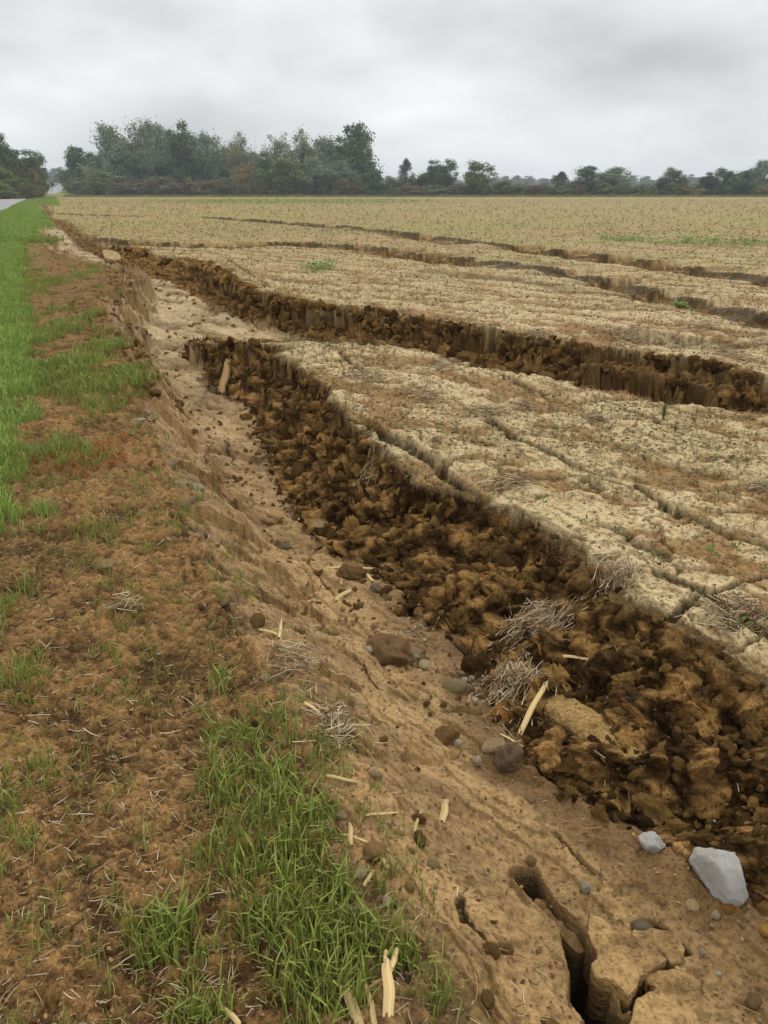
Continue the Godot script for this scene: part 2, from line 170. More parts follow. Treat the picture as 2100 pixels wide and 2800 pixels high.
var TREES := [
	["broadleaf_tree", "dark round tree just right of the road", -89.7, 255, 13.21, 10.15, "round"],
	["broadleaf_tree", "low dark tree closest to the right side of the road", -94.3, 262, 10.97, 6.76, "round"],
	["broadleaf_tree", "dark tree squeezed between the round one and the tall willows", -86.6, 258, 11.60, 7.63, "round"],
	["willow_tree", "tall grey green willow at the left end of the wood", -77.9, 250, 18.93, 13.44, "willow"],
	["poplar_tree", "tall thin crowned tree with bare upper twigs, second from the left of the wood", -72.9, 256, 19.83, 11.84, "sparse"],
	["willow_tree", "tallest narrow topped tree in the left half of the wood", -66.3, 252, 19.90, 10.03, "willow"],
	["broadleaf_tree", "dark tree filling the gap behind the tallest one", -63.5, 258, 17.78, 9.99, "round"],
	["broadleaf_tree", "dark rounded tree in the middle of the left half of the wood", -56.6, 248, 18.56, 13.33, "round"],
	["willow_tree", "grey willow right of the dark rounded tree", -51.6, 254, 16.93, 10.38, "willow"],
	["poplar_tree", "thin light tree with visible stems left of the birch", -47.5, 258, 15.08, 8.32, "sparse"],
	["birch_tree", "birch like tree with a pointed ragged crown", -41.1, 250, 17.04, 8.33, "sparse"],
	["bare_tree", "bare leafless stem standing between two crowns", -36.5, 248, 15.50, 2.13, "bare"],
	["poplar_tree", "see through tree right of the bare stem", -31.1, 252, 16.81, 10.03, "sparse"],
	["poplar_tree", "tall feathery tree left of the great dark one", -23.9, 255, 18.07, 10.83, "sparse"],
	["willow_tree", "wide grey green tree behind the light shrubs", -16.9, 252, 15.73, 11.92, "willow"],
	["broadleaf_tree", "great dark tree at the right end of the wood", -8.1, 246, 18.42, 14.28, "round"],
	["broadleaf_tree", "dark shoulder tree left of the great dark one", -12.0, 250, 15.14, 9.68, "round"],
	["bush", "light green bush beside the road bend", -85.4, 240, 6.23, 9.55, "bush"],
	["bush", "large grey green bush under the left willow", -76.5, 238, 8.17, 16.12, "bush"],
	["bush", "long reddish bush low in front of the wood", -65.4, 232, 4.59, 14.97, "redbush"],
	["bush", "green bush behind the reddish one", -61.2, 236, 6.39, 13.96, "bush"],
	["bush", "red brown bush left of the middle of the wood", -52.9, 230, 4.68, 14.10, "redbush"],
	["bush", "brown bush in the middle of the wood", -47.1, 234, 5.66, 12.83, "redbush"],
	["bush", "olive bush below the thin light tree", -41.8, 236, 6.15, 10.66, "bush"],
	["small_tree", "yellowing small tree before the birch", -37.5, 236, 10.07, 8.75, "yellow"],
	["small_tree", "dark green small tree right of the yellowing one", -32.0, 234, 10.68, 7.80, "round"],
	["small_tree", "broad olive green tree standing forward of the wood", -26.2, 230, 9.85, 12.98, "olive"],
	["small_tree", "pale grey small willow right of the olive tree", -19.0, 236, 10.07, 9.14, "willow"],
	["small_tree", "light grey bushy willow under the great dark tree", -11.9, 234, 8.86, 10.57, "willow"],
	["bush", "grey green bush right of the light grey willow", -5.0, 236, 7.54, 8.50, "bush"],
	["bush", "dark bush at the low end of the wood", -2.2, 232, 6.53, 7.48, "round"],
	["bush", "grey bush left of the conical tree", 2.0, 238, 5.96, 8.19, "bush"],
	["conical_tree", "dark conical tree standing apart from the wood", 6.0, 236, 9.61, 5.46, "cone"],
	["bush", "bush between the conical tree and the twin crowns", 9.9, 240, 6.47, 7.10, "bush"],
	["broadleaf_tree", "left one of the twin round crowns", 13.6, 238, 8.87, 7.93, "round"],
	["broadleaf_tree", "right one of the twin round crowns", 17.3, 236, 9.04, 7.61, "round"],
	["broadleaf_tree", "large round spreading tree alone by the middle of the hedge", 25.0, 230, 9.07, 11.25, "olive"],
	["bush", "reddish low bush below the conical tree", 6.2, 228, 3.53, 10.30, "redbush"],
	["bush", "low grey bush below the twin crowns", 13.5, 228, 3.75, 10.30, "bush"],
	["bush", "low bush left of the large spreading tree", 19.1, 229, 3.54, 8.86, "bush"],
	["bush", "olive bush right of the large spreading tree", 32.1, 234, 4.27, 9.06, "olive"],
	["bush", "low hedge bush with a flat top", 38.1, 236, 3.83, 9.14, "bush"],
	["bush", "dense green hedge bush left of the small peaked tree", 43.1, 234, 4.27, 9.06, "bush"],
	["small_tree", "small peaked tree in the hedge", 48.8, 238, 6.43, 6.40, "cone"],
	["bush", "dark low bush below the small peaked tree", 49.3, 232, 3.79, 7.48, "bush"],
	["broadleaf_tree", "left one of the two domed trees in the right hedge", 55.2, 234, 7.61, 9.94, "round"],
	["willow_tree", "right one of the two domed trees, grey and drooping", 63.3, 236, 7.43, 11.17, "willow"],
	["bush", "bush at the foot of the two domed trees", 58.2, 230, 4.68, 8.90, "bush"],
	["bush", "low hedge bush right of the drooping tree", 69.0, 234, 4.04, 9.06, "bush"],
	["bush", "grey hedge bush left of the square crowned tree", 74.9, 236, 4.29, 9.14, "bush"],
	["broadleaf_tree", "square crowned dark tree in the right hedge", 78.3, 234, 7.03, 8.43, "round"],
	["bush", "yellowish low bush right of the square crowned tree", 81.2, 230, 3.32, 7.91, "yellow"],
	["broadleaf_tree", "dark tree at the left of the last clump", 88.6, 236, 5.92, 7.87, "round"],
	["broadleaf_tree", "middle dark tree of the last clump", 92.2, 234, 6.92, 9.31, "round"],
	["broadleaf_tree", "wide dark tree right in the last clump", 99.2, 238, 6.54, 9.21, "round"],
	["willow_tree", "tall pale tree at the right edge of the picture", 103.0, 236, 9.15, 6.34, "willow"],
	["bush", "yellowish bush at the right edge of the picture", 101.2, 228, 3.30, 5.88, "yellow"],
	["broadleaf_tree", "dark tree just past the right edge", 110.5, 236, 7.54, 10.66, "round"],
	["broadleaf_tree", "dark tree partly cut off by the left edge", -79.5, 172, 10.91, 7.77, "round"],
	["broadleaf_tree", "tallest dark tree of the clump left of the road", -77.5, 176, 11.63, 7.19, "round"],
	["broadleaf_tree", "second dark tree of the clump left of the road", -77.3, 182, 9.54, 6.56, "round"],
	["broadleaf_tree", "rounded tree in the middle of the clump left of the road", -77.6, 190, 9.34, 6.84, "round"],
	["broadleaf_tree", "dark tree of the left clump nearest to the road", -79.7, 200, 9.45, 5.91, "round"],
	["bush", "olive bush in front of the left clump", -72.4, 166, 5.78, 7.05, "olive"],
	["bush", "yellow green bush in the left clump", -74.7, 184, 7.13, 3.96, "yellow"],
	["bush", "small bush at the road bend", -87.9, 222, 5.88, 2.27, "bush"],
	["bush", "low green bush before the left clump", -71.4, 170, 3.79, 6.58, "bush"],
	["bush", "brown scrub at the foot of the left clump", -74.8, 186, 3.54, 3.80, "redbush"],
	["bush", "low dark scrub cut by the left edge", -68.5, 150, 3.61, 5.65, "bush"],
	["bush", "low scrub bush beside the lane at the left", -66.8, 152, 3.34, 4.90, "bush"],
	["bush", "brown scrub beside the lane left of the verge", -70.4, 168, 3.19, 4.52, "redbush"],
	["bush", "dark bush at the left edge below the tall clump", -72.6, 160, 4.53, 5.76, "bush"],
	["bush", "olive scrub bush before the left clump", -67.9, 158, 4.03, 4.67, "olive"],
	["bush", "rounded bush under the middle of the left clump", -71.0, 172, 4.75, 4.81, "bush"],
	["broadleaf_tree", "faint bluish tree beyond the road's crest", -160.6, 430, 7.92, 7.17, "round"],
	["bush", "hazy bush beside the road's crest", -147.0, 400, 6.33, 6.67, "bush"]]
var ROAD_LINE := PackedFloat32Array([5.0, -8.0, 20.0, -13.8, 68.0, -33.0, 107.0, -48.6, 180.0, -77.3, 262.0, -110.5])
var rng := RandomNumberGenerator.new()
var nb := FastNoiseLite.new()
var nf := FastNoiseLite.new()
var nc := FastNoiseLite.new()
var nk := FastNoiseLite.new()
var nv := FastNoiseLite.new()
const T2 := 0.46
var used := {}
var ROWS: Array = []
var DS := PackedFloat32Array()
const COLS := 740
var P: PackedVector3Array
var rowsout: Array = []
var colsout: Array = []
var zonout: Array = []
var nrmout: Array = []
var mats := {}
var SUN := Vector3(0.30, 0.62, -0.85).normalized()

# soil colours, linear
var C_PALE := Color8(206, 189, 147).srgb_to_linear()
var C_TAN := Color8(178, 151, 106).srgb_to_linear()
var C_BROWN := Color8(140, 107, 64).srgb_to_linear()
var C_SILT := Color8(180, 148, 96).srgb_to_linear()
var C_SILTD := Color8(120, 93, 54).srgb_to_linear()
var C_WET := Color8(106, 78, 42).srgb_to_linear()
var C_DARK := Color8(74, 52, 27).srgb_to_linear()
var C_DEEP := Color8(46, 32, 17).srgb_to_linear()
var C_CLOD := Color8(194, 152, 90).srgb_to_linear()
var C_VERGE := Color8(166, 129, 80).srgb_to_linear()
var C_VERGED := Color8(94, 72, 44).srgb_to_linear()
var C_RUST := Color8(146, 92, 50).srgb_to_linear()
var C_GREEN := Color8(132, 150, 68).srgb_to_linear()
var C_STUB := Color8(160, 139, 92).srgb_to_linear()


class MB:
	var v := PackedVector3Array()
	var n := PackedVector3Array()
	var c := PackedColorArray()
	var i := PackedInt32Array()

	func tri(a: Vector3, b: Vector3, d: Vector3, col: Color) -> void:
		var k := v.size()
		var nn := (d - a).cross(b - a).normalized()
		v.append(a); v.append(b); v.append(d)
		n.append(nn); n.append(nn); n.append(nn)
		c.append(col); c.append(col); c.append(col)
		i.append(k); i.append(k + 1); i.append(k + 2)

	func quad(a: Vector3, b: Vector3, d: Vector3, e: Vector3, col: Color) -> void:
		var k := v.size()
		var nn := (d - a).cross(b - a).normalized()
		v.append(a); v.append(b); v.append(d); v.append(e)
		for q in 4:
			n.append(nn); c.append(col)
		i.append(k); i.append(k + 1); i.append(k + 2)
		i.append(k); i.append(k + 2); i.append(k + 3)

	func tube(a: Vector3, b: Vector3, ra: float, rb: float, sides: int, col: Color, caps := true) -> void:
		var ax := (b - a).normalized()
		var s := ax.cross(Vector3.UP if absf(ax.y) < 0.9 else Vector3.RIGHT).normalized()
		var t := ax.cross(s)
		var k := v.size()
		for q in sides:
			var an := TAU * q / sides
			var dir := s * cos(an) + t * sin(an)
			v.append(a + dir * ra); n.append(dir); c.append(col)
			v.append(b + dir * rb); n.append(dir); c.append(col)
		for q in sides:
			var e := k + q * 2
			var f := k + (q + 1) % sides * 2
			i.append(e); i.append(e + 1); i.append(f)
			i.append(f); i.append(e + 1); i.append(f + 1)
		if caps:
			for end in 2:
				var base := v.size()
				var nn := ax * (1.0 if end else -1.0)
				for q in sides:
					v.append(v[k + q * 2 + end]); n.append(nn); c.append(col)
				for q in range(1, sides - 1):
					if end:
						i.append(base); i.append(base + q + 1); i.append(base + q)
					else:
						i.append(base); i.append(base + q); i.append(base + q + 1)

	func mesh(m: Material) -> ArrayMesh:
		var a := []
		a.resize(Mesh.ARRAY_MAX)
		a[Mesh.ARRAY_VERTEX] = v; a[Mesh.ARRAY_NORMAL] = n; a[Mesh.ARRAY_COLOR] = c; a[Mesh.ARRAY_INDEX] = i
		var out := ArrayMesh.new()
		out.add_surface_from_arrays(Mesh.PRIMITIVE_TRIANGLES, a)
		out.surface_set_material(0, m)
		return out


func tab(t: PackedFloat32Array, d: float) -> float:
	var n := t.size() / 2
	var k := 0
	if d >= t[n * 2 - 2]:
		k = n - 2
	elif d > t[0]:
		while t[k * 2 + 2] < d:
			k += 1
	var a := t[k * 2]
	return t[k * 2 + 1] + (t[k * 2 + 3] - t[k * 2 + 1]) * (d - a) / (t[k * 2 + 2] - a)


func depth_at(d: float) -> float:
	if d <= DP[0]:
		return DP[1]
	if d >= DP[DP.size() - 2]:
		return 0.0
	return tab(DP, d)


func hill(x: float, d: float) -> float:
	if d < 240.0:
		return 0.0
	return 7.0 * smoothstep(250.0, 480.0, d) * smoothstep(0.30, 0.42, -x / d)


func verge_edge(d: float) -> float:
	return tab(VERGE, d)


func row(d: float) -> PackedFloat32Array:
	var dd := minf(d, 100.0)
	var r := PackedFloat32Array([tab(L0, d), tab(L1, d), tab(R1, dd), tab(R0, dd), tab(N0, dd), tab(F0, d), tab(F1, d), depth_at(d), tab(VERGE, d), 0.0, 0.0, 0.0])
	r[2] = minf(r[2], r[3] - 0.05)
	if d > 8.0:
		r[0] = minf(r[0], r[1] - clampf((d - 8.0) * 0.1, 0.0, 0.45))
	r[6] = minf(r[6], r[5] - clampf(0.035 * d, 0.3, 0.6))
	for list in 2:
		for cr in (CRACKS if list == 0 else FLOOR_CRACKS):
			var pts: Array = cr[2]
			var w: float = cr[0]
			for k in pts.size() - 1:
				var a: Vector2 = pts[k]
				var b: Vector2 = pts[k + 1]
				if d > minf(a.y, b.y) - w * 2.2 - 0.1 and d < maxf(a.y, b.y) + w * 2.0 + 0.1:
					r.append_array(PackedFloat32Array([a.x, a.y, b.x - a.x, b.y - a.y, w, cr[1], list]))
	return r


# zone: 0 verge, 1 left slope and bed, 2 crumbled bank, 3 field
func zone(x: float, d: float, R: PackedFloat32Array) -> int:
	if x < R[0]:
		return 0
	if d > TIP:
		if x < R[6]:
			return 1
		return 2 if x < R[5] else 3
	if x < R[2]:
		return 1
	if x < R[3]:
		return 2
	if x < R[4]:
		return 3
	return 2 if x < R[5] else 3


func wall(t: float) -> float:
	return 0.36 * smoothstep(0.0, 0.22, t) + 0.64 * smoothstep(-0.1, 1.0, t)


# colour in rgb, height in a
func surf(x: float, d: float, R: PackedFloat32Array) -> Color:
	if d > 110.0:
		return far_surf(x, d)
	var z := -d
	var e := nb.get_noise_2d(x * 1.6, z * 1.6)
	var e2 := nb.get_noise_2d(x * 6.0 + 31.0, z * 6.0)
	var jk := clampf(d * 0.22, 0.5, 4.0)
	var xx := x + (0.10 * e + 0.055 * e2 + 0.075 * nv.get_noise_2d(x * 3.4 + 0.6 * e2, z * 3.4) + 0.025 * nv.get_noise_2d(x * 11.0 + 0.6 * e2, z * 11.0)) * jk
	var near := clampf(1.2 - d / 40.0, 0.0, 1.0)
	var h := 0.0
	var col: Color
	var w1 := 0.0
	var D := R[7] * (1.0 + 0.2 * e)
	var l0 := R[0]
	var l1 := R[1]
	var c1 := 0.0
	var c2 := 0.0
	var rub := 0.0
	var bed := 0.0
	var t1 := 1.0
	if d > TIP:
		if xx > l0 and xx < R[5]:
			if xx < l1:
				c1 = smoothstep(0.0, 1.0, (xx - l0) / (l1 - l0)) * D
			elif xx <= R[6]:
				c1 = D
				bed = 1.0
			else:
				t1 = (R[5] - xx) / maxf(R[5] - R[6], 0.05)
				c1 = (0.7 * smoothstep(0.0, 0.2, t1) + 0.3 * t1) * D
				rub = 1.0
	else:
		if xx > l0 and xx < R[3]:
			if xx < l1:
				var tt := (xx - l0) / maxf(l1 - l0, 0.05)
				c1 = (0.15 * tt + 0.85 * smoothstep(0.0, 1.05, tt)) * D
			elif xx <= R[2]:
				c1 = D
				bed = 1.0
			else:
				t1 = (R[3] - xx) / maxf(R[3] - R[2], 0.05)
				c1 = wall(t1) * D
				rub = 1.0
		var W := R[5] - R[4]
		if W > 0.02 and xx > R[4] and xx < R[5]:
			var n1 := R[4] + 0.15 * W
			var f1 := R[5] - (0.38 + 0.3 * nb.get_noise_2d(x * 0.7 + 5.0, d * 0.7)) * W
			if xx < n1:
				c2 = T2 * smoothstep(0.0, 1.0, (xx - R[4]) / (n1 - R[4]))
			elif xx < f1:
				c2 = T2
			else:
				t1 = (R[5] - xx) / maxf(R[5] - f1, 0.05)
				if d < 8.7:
					c2 = T2 * (0.42 * smoothstep(0.02, 0.12, t1) + 0.58 * smoothstep(0.5, 0.62, t1))
				else:
					c2 = T2 * (0.66 * smoothstep(0.0, 0.30, t1) + 0.34 * t1)
			rub = 1.0
		if xx > R[2] and xx < R[4] + 0.2 * W:
			c2 = maxf(c2, 0.42 * smoothstep(8.8, 11.4, d))
	h = -maxf(c1, c2)
	# cracks and rills
	var crack := 0.0
	var cx := x + (0.05 * e2 + 0.03 * e) * minf(jk, 2.0)
	var cz := d + 0.04 * e2 * minf(jk, 2.0)
	for k in range(12, R.size(), 7):
		var px := cx - R[k]
		var pz := cz - R[k + 1]
		var t := clampf((px * R[k + 2] + pz * R[k + 3]) / (R[k + 2] * R[k + 2] + R[k + 3] * R[k + 3]), 0.0, 1.0)
		px -= R[k + 2] * t
		pz -= R[k + 3] * t
		var ww := R[k + 4] * (0.75 + 0.6 * e + 0.3 * e2)
		var q := sqrt(px * px + pz * pz)
		if R[k + 4] > 1.0:
			# a worn step: sharp on the far side, ramp on the near side
			if c1 + c2 < 0.2:
				var qe := q + 0.10 * e2
				var f := 1.0 - smoothstep(0.0, 0.22, qe) if pz > 0.0 else 1.0 - smoothstep(0.2, clampf(d * 0.09, 0.5, 2.4) * (1.0 + 0.5 * e), q)
				var st := R[k + 5] * (0.75 + 0.9 * nb.get_noise_2d(x * 0.35, 9.0)) * clampf(d / 24.0, 0.25, 1.0)
				h -= maxf(st, 0.03) * f
				if pz > -0.3 and qe < 0.3:
					crack = maxf(crack, smoothstep(-0.3, -0.05, pz) * (1.0 - smoothstep(0.22, 0.3, qe)) * (1.0 if R[k + 5] > 0.12 else 0.45))
		elif q < ww * 2.0 and (R[k + 6] > 0.5 or c1 + c2 < 0.2):
			var f := 1.0 - smoothstep(0.35 * ww, ww, q)
			h -= R[k + 5] * f
			crack = maxf(crack, smoothstep(0.0, 0.3, f))
	var fl := nb.get_noise_2d((x - d) * 0.55, (x + d) * 1.7)
	var fi := nf.get_noise_2d(x * 16.0, z * 16.0)
	if rub > 0.5:
		var l1c := -nc.get_noise_2d(x * 4.2 + 0.25 * e2, z * 4.2)
		var l2c := -nc.get_noise_2d(x * 11.0, z * 11.0 + 0.5 * e2)
		var wgt := clampf(sin(PI * clampf(t1, 0.0, 1.0)) * 1.6, 0.12, 1.0)
		if d > 16.0:
			wgt *= 0.6
		h += wgt * (0.10 * (l1c - 0.45) + 0.03 * (l2c - 0.4) + 0.07 * e) + 0.006 * fi * near
		var tone := clampf(0.10 + 0.5 * (l2c - 0.35) + 0.55 * (l1c - 0.4) + 0.35 * fi + 0.5 * e, 0.0, 1.0)
		col = C_DEEP.lerp(C_DARK, clampf(0.6 + e2 + fi, 0.0, 1.0)).lerp(C_CLOD, tone * tone * (0.85 if t1 > 0.1 else 0.4))
		if d > TIP:
			col = col.lerp(C_BROWN, 0.45)
		if t1 < 0.06:
			col = col.lerp(C_TAN, 0.35)
		# shelf top
		if c2 > 0.16 and c2 < 0.225 and d < 8.7:
			col = col.lerp(C_TAN, 0.8)
	elif xx < l0:
		# verge soil
		h += (0.035 * e + 0.016 * e2) + 0.020 * fi * near
		var t := clampf(0.5 + 0.9 * e2 + 0.9 * fi + 0.5 * e, 0.0, 1.0)
		col = C_VERGED.lerp(C_VERGE, t)
		var rx := x + 1.95
		var rz := d - 4.95
		var rs := 1.0 - smoothstep(0.5, 1.1, sqrt(rx * rx / 0.16 + rz * rz / 0.12) + e2)
		col = col.lerp(C_RUST, rs * 0.8)
		h += rs * 0.05
		if d > 9.0:
			col = col.lerp(C_BROWN, clampf((d - 9.0) / 10.0, 0.0, 0.6))
		var g := smoothstep(-0.4, 0.6, R[8] - x)
		col = col.lerp(C_VERGED, 0.4 * g)
		if d > 12.0 and x < R[8] + 0.5:
			col = col.lerp(C_GREEN, smoothstep(12.0, 45.0, d))
	elif bed > 0.5 or xx < l1:
		# silt: smooth, grooved along the flow
		var t := clampf(0.55 + 0.9 * fl + 0.5 * e2 + 0.35 * fi, 0.0, 1.0)
		var edge := 1.0 if bed > 0.5 else smoothstep(0.0, 0.5, (xx - l0) / maxf(l1 - l0, 0.05))
		var fl2 := nb.get_noise_2d((x * 0.62 - d * 0.78) * 0.9 + 30.0, (x * 0.78 + d * 0.62) * 4.5)
		var ts := fl2 * 3.2 + e2 * 0.7
		var fr := ts - floorf(ts)
		var stp := floorf(ts) + smoothstep(0.0, 0.18, fr)
		h += 0.020 * fl + 0.009 * stp + 0.010 * e2 + 0.012 * fi * near + (0.02 * e if bed > 0.5 else 0.05 * e2 * (1.0 - edge))
		col = C_SILTD.lerp(C_SILT, t).lerp(C_SILTD, 0.6 * (1.0 - smoothstep(0.1, 0.28, fr)))
		if d > 5.0:
			col = col.lerp(C_PALE, clampf((d - 5.0) / 16.0, 0.0, 0.55) * t)
		col = col.lerp(C_VERGED.lerp(C_VERGE, clampf(0.5 + e2 + fi, 0.0, 1.0)), (1.0 - edge) * 0.8)
		if d < 20.0 and d > 2.6:
			var fk := nk.get_noise_2d(x * 1.5 + 0.5 * e2, z * 1.5 + 0.3 * e) + 1.0
			var kb := (1.0 - smoothstep(0.0, 0.045, fk)) * smoothstep(-0.05, 0.2, e + 0.3 * fl)
			h -= 0.03 * kb
			col = col.lerp(C_DARK, 0.8 * kb)
		# wet sand towards the bank at the near end
		var wet := smoothstep(0.25, 0.75, (xx - l1) / maxf(R[2] - l1, 0.1) + 0.5 * fl) * (1.0 - smoothstep(2.0, 4.2, d))
		if d < TIP:
			col = col.lerp(C_WET, 0.85 * wet)
			col = col.lerp(C_SILTD, 0.5 * smoothstep(-0.25, 0.0, xx - R[2]))
		if d > TIP or xx > l1:
			h -= 0.03 * smoothstep(0.25, 0.6, absf(fl))
		# left scarp lumps
		if edge < 0.9 and d > 6.0 and d < 30.0:
			var lc := -nc.get_noise_2d(x * 4.0, z * 4.0)
			h += (lc - 0.4) * 0.16 * (1.0 - edge)
			col = col.lerp(C_BROWN, 0.5 * (1.0 - edge))
	else:
		# field crust
		var edgej := 0.0
		var f2 := nk.get_noise_2d(x * 2.1 + 0.4 * e2, z * 2.1) + 1.0
		var kx := (x - d) * 0.75 + 0.25 * e2
		var f3 := nk.get_noise_2d(kx, (x + d) * 1.5 + 0.25 * e) + 1.0
		var ck := (1.0 - smoothstep(0.0, 0.06, f2)) * near * smoothstep(-0.15, 0.2, e)
		ck = maxf(ck, (1.0 - smoothstep(0.0, 0.05, f3)) * near * smoothstep(0.25, -0.15, e))
		var ts := fl * 4.5 + e2 * 1.6
		var fr := ts - floorf(ts)
		var stp := floorf(ts) + smoothstep(0.0, 0.13, fr)
		h += 0.028 * e + 0.009 * stp + 0.003 * e2 + 0.002 * fi * near - 0.04 * ck
		var p := smoothstep(-0.16, 0.22, fl + 0.6 * e2 + 0.25 * e + (0.12 if d < 6.0 else 0.08))
		col = C_BROWN.lerp(C_PALE, p).lerp(C_TAN, 0.35)
		col = col.lerp(C_BROWN, 0.6 * smoothstep(0.08, 0.4, fi + 0.25 * e2 - 0.2 * p))
		h += 0.012 * (1.0 - p) * fi - 0.010 * (1.0 - p)
		col = col.lerp(C_WET, 0.55 * (1.0 - smoothstep(0.10, 0.2, fr)) * near)
		col = col.lerp(C_DEEP, 0.75 * ck)
		if d > 12.0:
			var q := clampf((d - 10.0) / 28.0, 0.0, 1.0)
			var g := smoothstep(0.0, 0.35, nb.get_noise_2d(x * 0.12 + 7.0, z * 0.3) + 0.3 * e)
			col = col.lerp(C_STUB.lerp(C_GREEN, 0.4 * g + 0.04), q * 0.92)
	if crack > 0.0:
		col = col.lerp(C_DEEP, 0.8 * crack) if rub < 0.5 else col
	col.a = h
	return col


func far_surf(x: float, d: float) -> Color:
	var e := nb.get_noise_2d(x * 0.05, d * 0.09)
	var e2 := nb.get_noise_2d(x * 0.5, d * 0.5)
	var col: Color
	if x < -0.385 * d + 1.0 or d > 224.0:
		col = C_GREEN.lerp(C_BROWN, 0.25 + 0.3 * e)
	else:
		col = C_STUB.lerp(C_GREEN, clampf(0.10 + 0.5 * e + 0.3 * e2, 0.0, 0.6)).lerp(C_BROWN, clampf(0.15 + 0.4 * e2, 0.0, 0.4))
	col.a = hill(x, d)
	return col


func rowq(d: float) -> PackedFloat32Array:
	return ROWS[clampi(DS.bsearch(d), 0, DS.size() - 1)]


func gh(x: float, d: float) -> float:
	return surf(x, d, rowq(d)).a


func row_task(k: int) -> void:
	var d := DS[k]
	var R: PackedFloat32Array = ROWS[k]
	var W := 0.9 * d + 1.6
	if d > 300.0:
		W = 0.9 * d + (d - 300.0)
	var ve := PackedVector3Array()
	var co := PackedColorArray()
	var zo := PackedByteArray()
	ve.resize(COLS); co.resize(COLS); zo.resize(COLS)
	for j in COLS:
		var s := 2.0 * j / (COLS - 1) - 1.0
		var s2 := s * s
		var x := W * s * (0.6 + 0.4 * s2 * s2)
		var c := surf(x, d, R)
		var zz := zone(x, d, R)
		var p := Vector3(x, c.a, -d)
		var scarp := zz == 1 and x < R[1] and d > 5.0 and d < 34.0
		if zz == 2 or scarp or zz == 3 and c.a < -0.12 and d < 40.0:
			var am := 1.0 if d < TIP and x < R[4] else 1.0
			var a1 := -nc.get_noise_3d(x * 5.5, c.a * 5.5, -d * 5.5)
			var a2 := -nc.get_noise_3d(x * 15.0, c.a * 15.0, -d * 15.0)
			var a3 := -nc.get_noise_3d(x * 42.0, c.a * 42.0, -d * 42.0) if d < 6.0 else 0.4
			var f1 := nf.get_noise_3d(x * 7.0, c.a * 7.0, -d * 7.0)
			var f2 := nb.get_noise_3d(x * 9.0 + 40.0, c.a * 9.0, -d * 9.0)
			if scarp:
				am = 0.55
			var q := (0.10 * (a1 - 0.45) + 0.055 * (a2 - 0.42) + 0.024 * (a3 - 0.42) + 0.03 * f1) * am
			var deep := smoothstep(0.0, -0.10, c.a)
			p += Vector3(-0.6 * q + 0.06 * f2 * am, 0.75 * q, 0.45 * q + 0.03 * f1 * am) * deep
			var tone := clampf(0.27 + 0.8 * (a2 - 0.40) + 0.9 * (a1 - 0.42) + 0.5 * (a3 - 0.4) + 0.7 * f1 + 0.9 * f2, 0.0, 1.0)
			var soil := C_DEEP.lerp(C_DARK, clampf(0.5 + f2 + 0.8 * (a3 - 0.3), 0.0, 1.0)).lerp(C_CLOD, tone * tone)
			if scarp:
				deep *= clampf((R[1] - x) * 7.0, 0.0, 1.0)
				soil = C_BROWN.lerp(C_SILT, tone)
			elif d > TIP or x > R[4]:
				soil = soil.lerp(C_BROWN, 0.4)
			c = c.lerp(soil, 0.85 * deep)
		ve[j] = p
		var lum := c.r * 0.3 + c.g * 0.6 + c.b * 0.1
		c = c.lerp(Color(lum, lum, lum), 0.02)
		c.a = 1.0
		co[j] = c
		zo[j] = zz
	rowsout[k] = ve
	colsout[k] = co
	zonout[k] = zo


func normal_task(k: int) -> void:
	var n := DS.size()
	var up: PackedVector3Array = rowsout[mini(k + 1, n - 1)]
	var dn: PackedVector3Array = rowsout[maxi(k - 1, 0)]
	var me: PackedVector3Array = rowsout[k]
	var no := PackedVector3Array()
	no.resize(COLS)
	for j in COLS:
		var a := me[mini(j + 1, COLS - 1)] - me[maxi(j - 1, 0)]
		var b := up[j] - dn[j]
		no[j] = a.cross(b).normalized()
	nrmout[k] = no


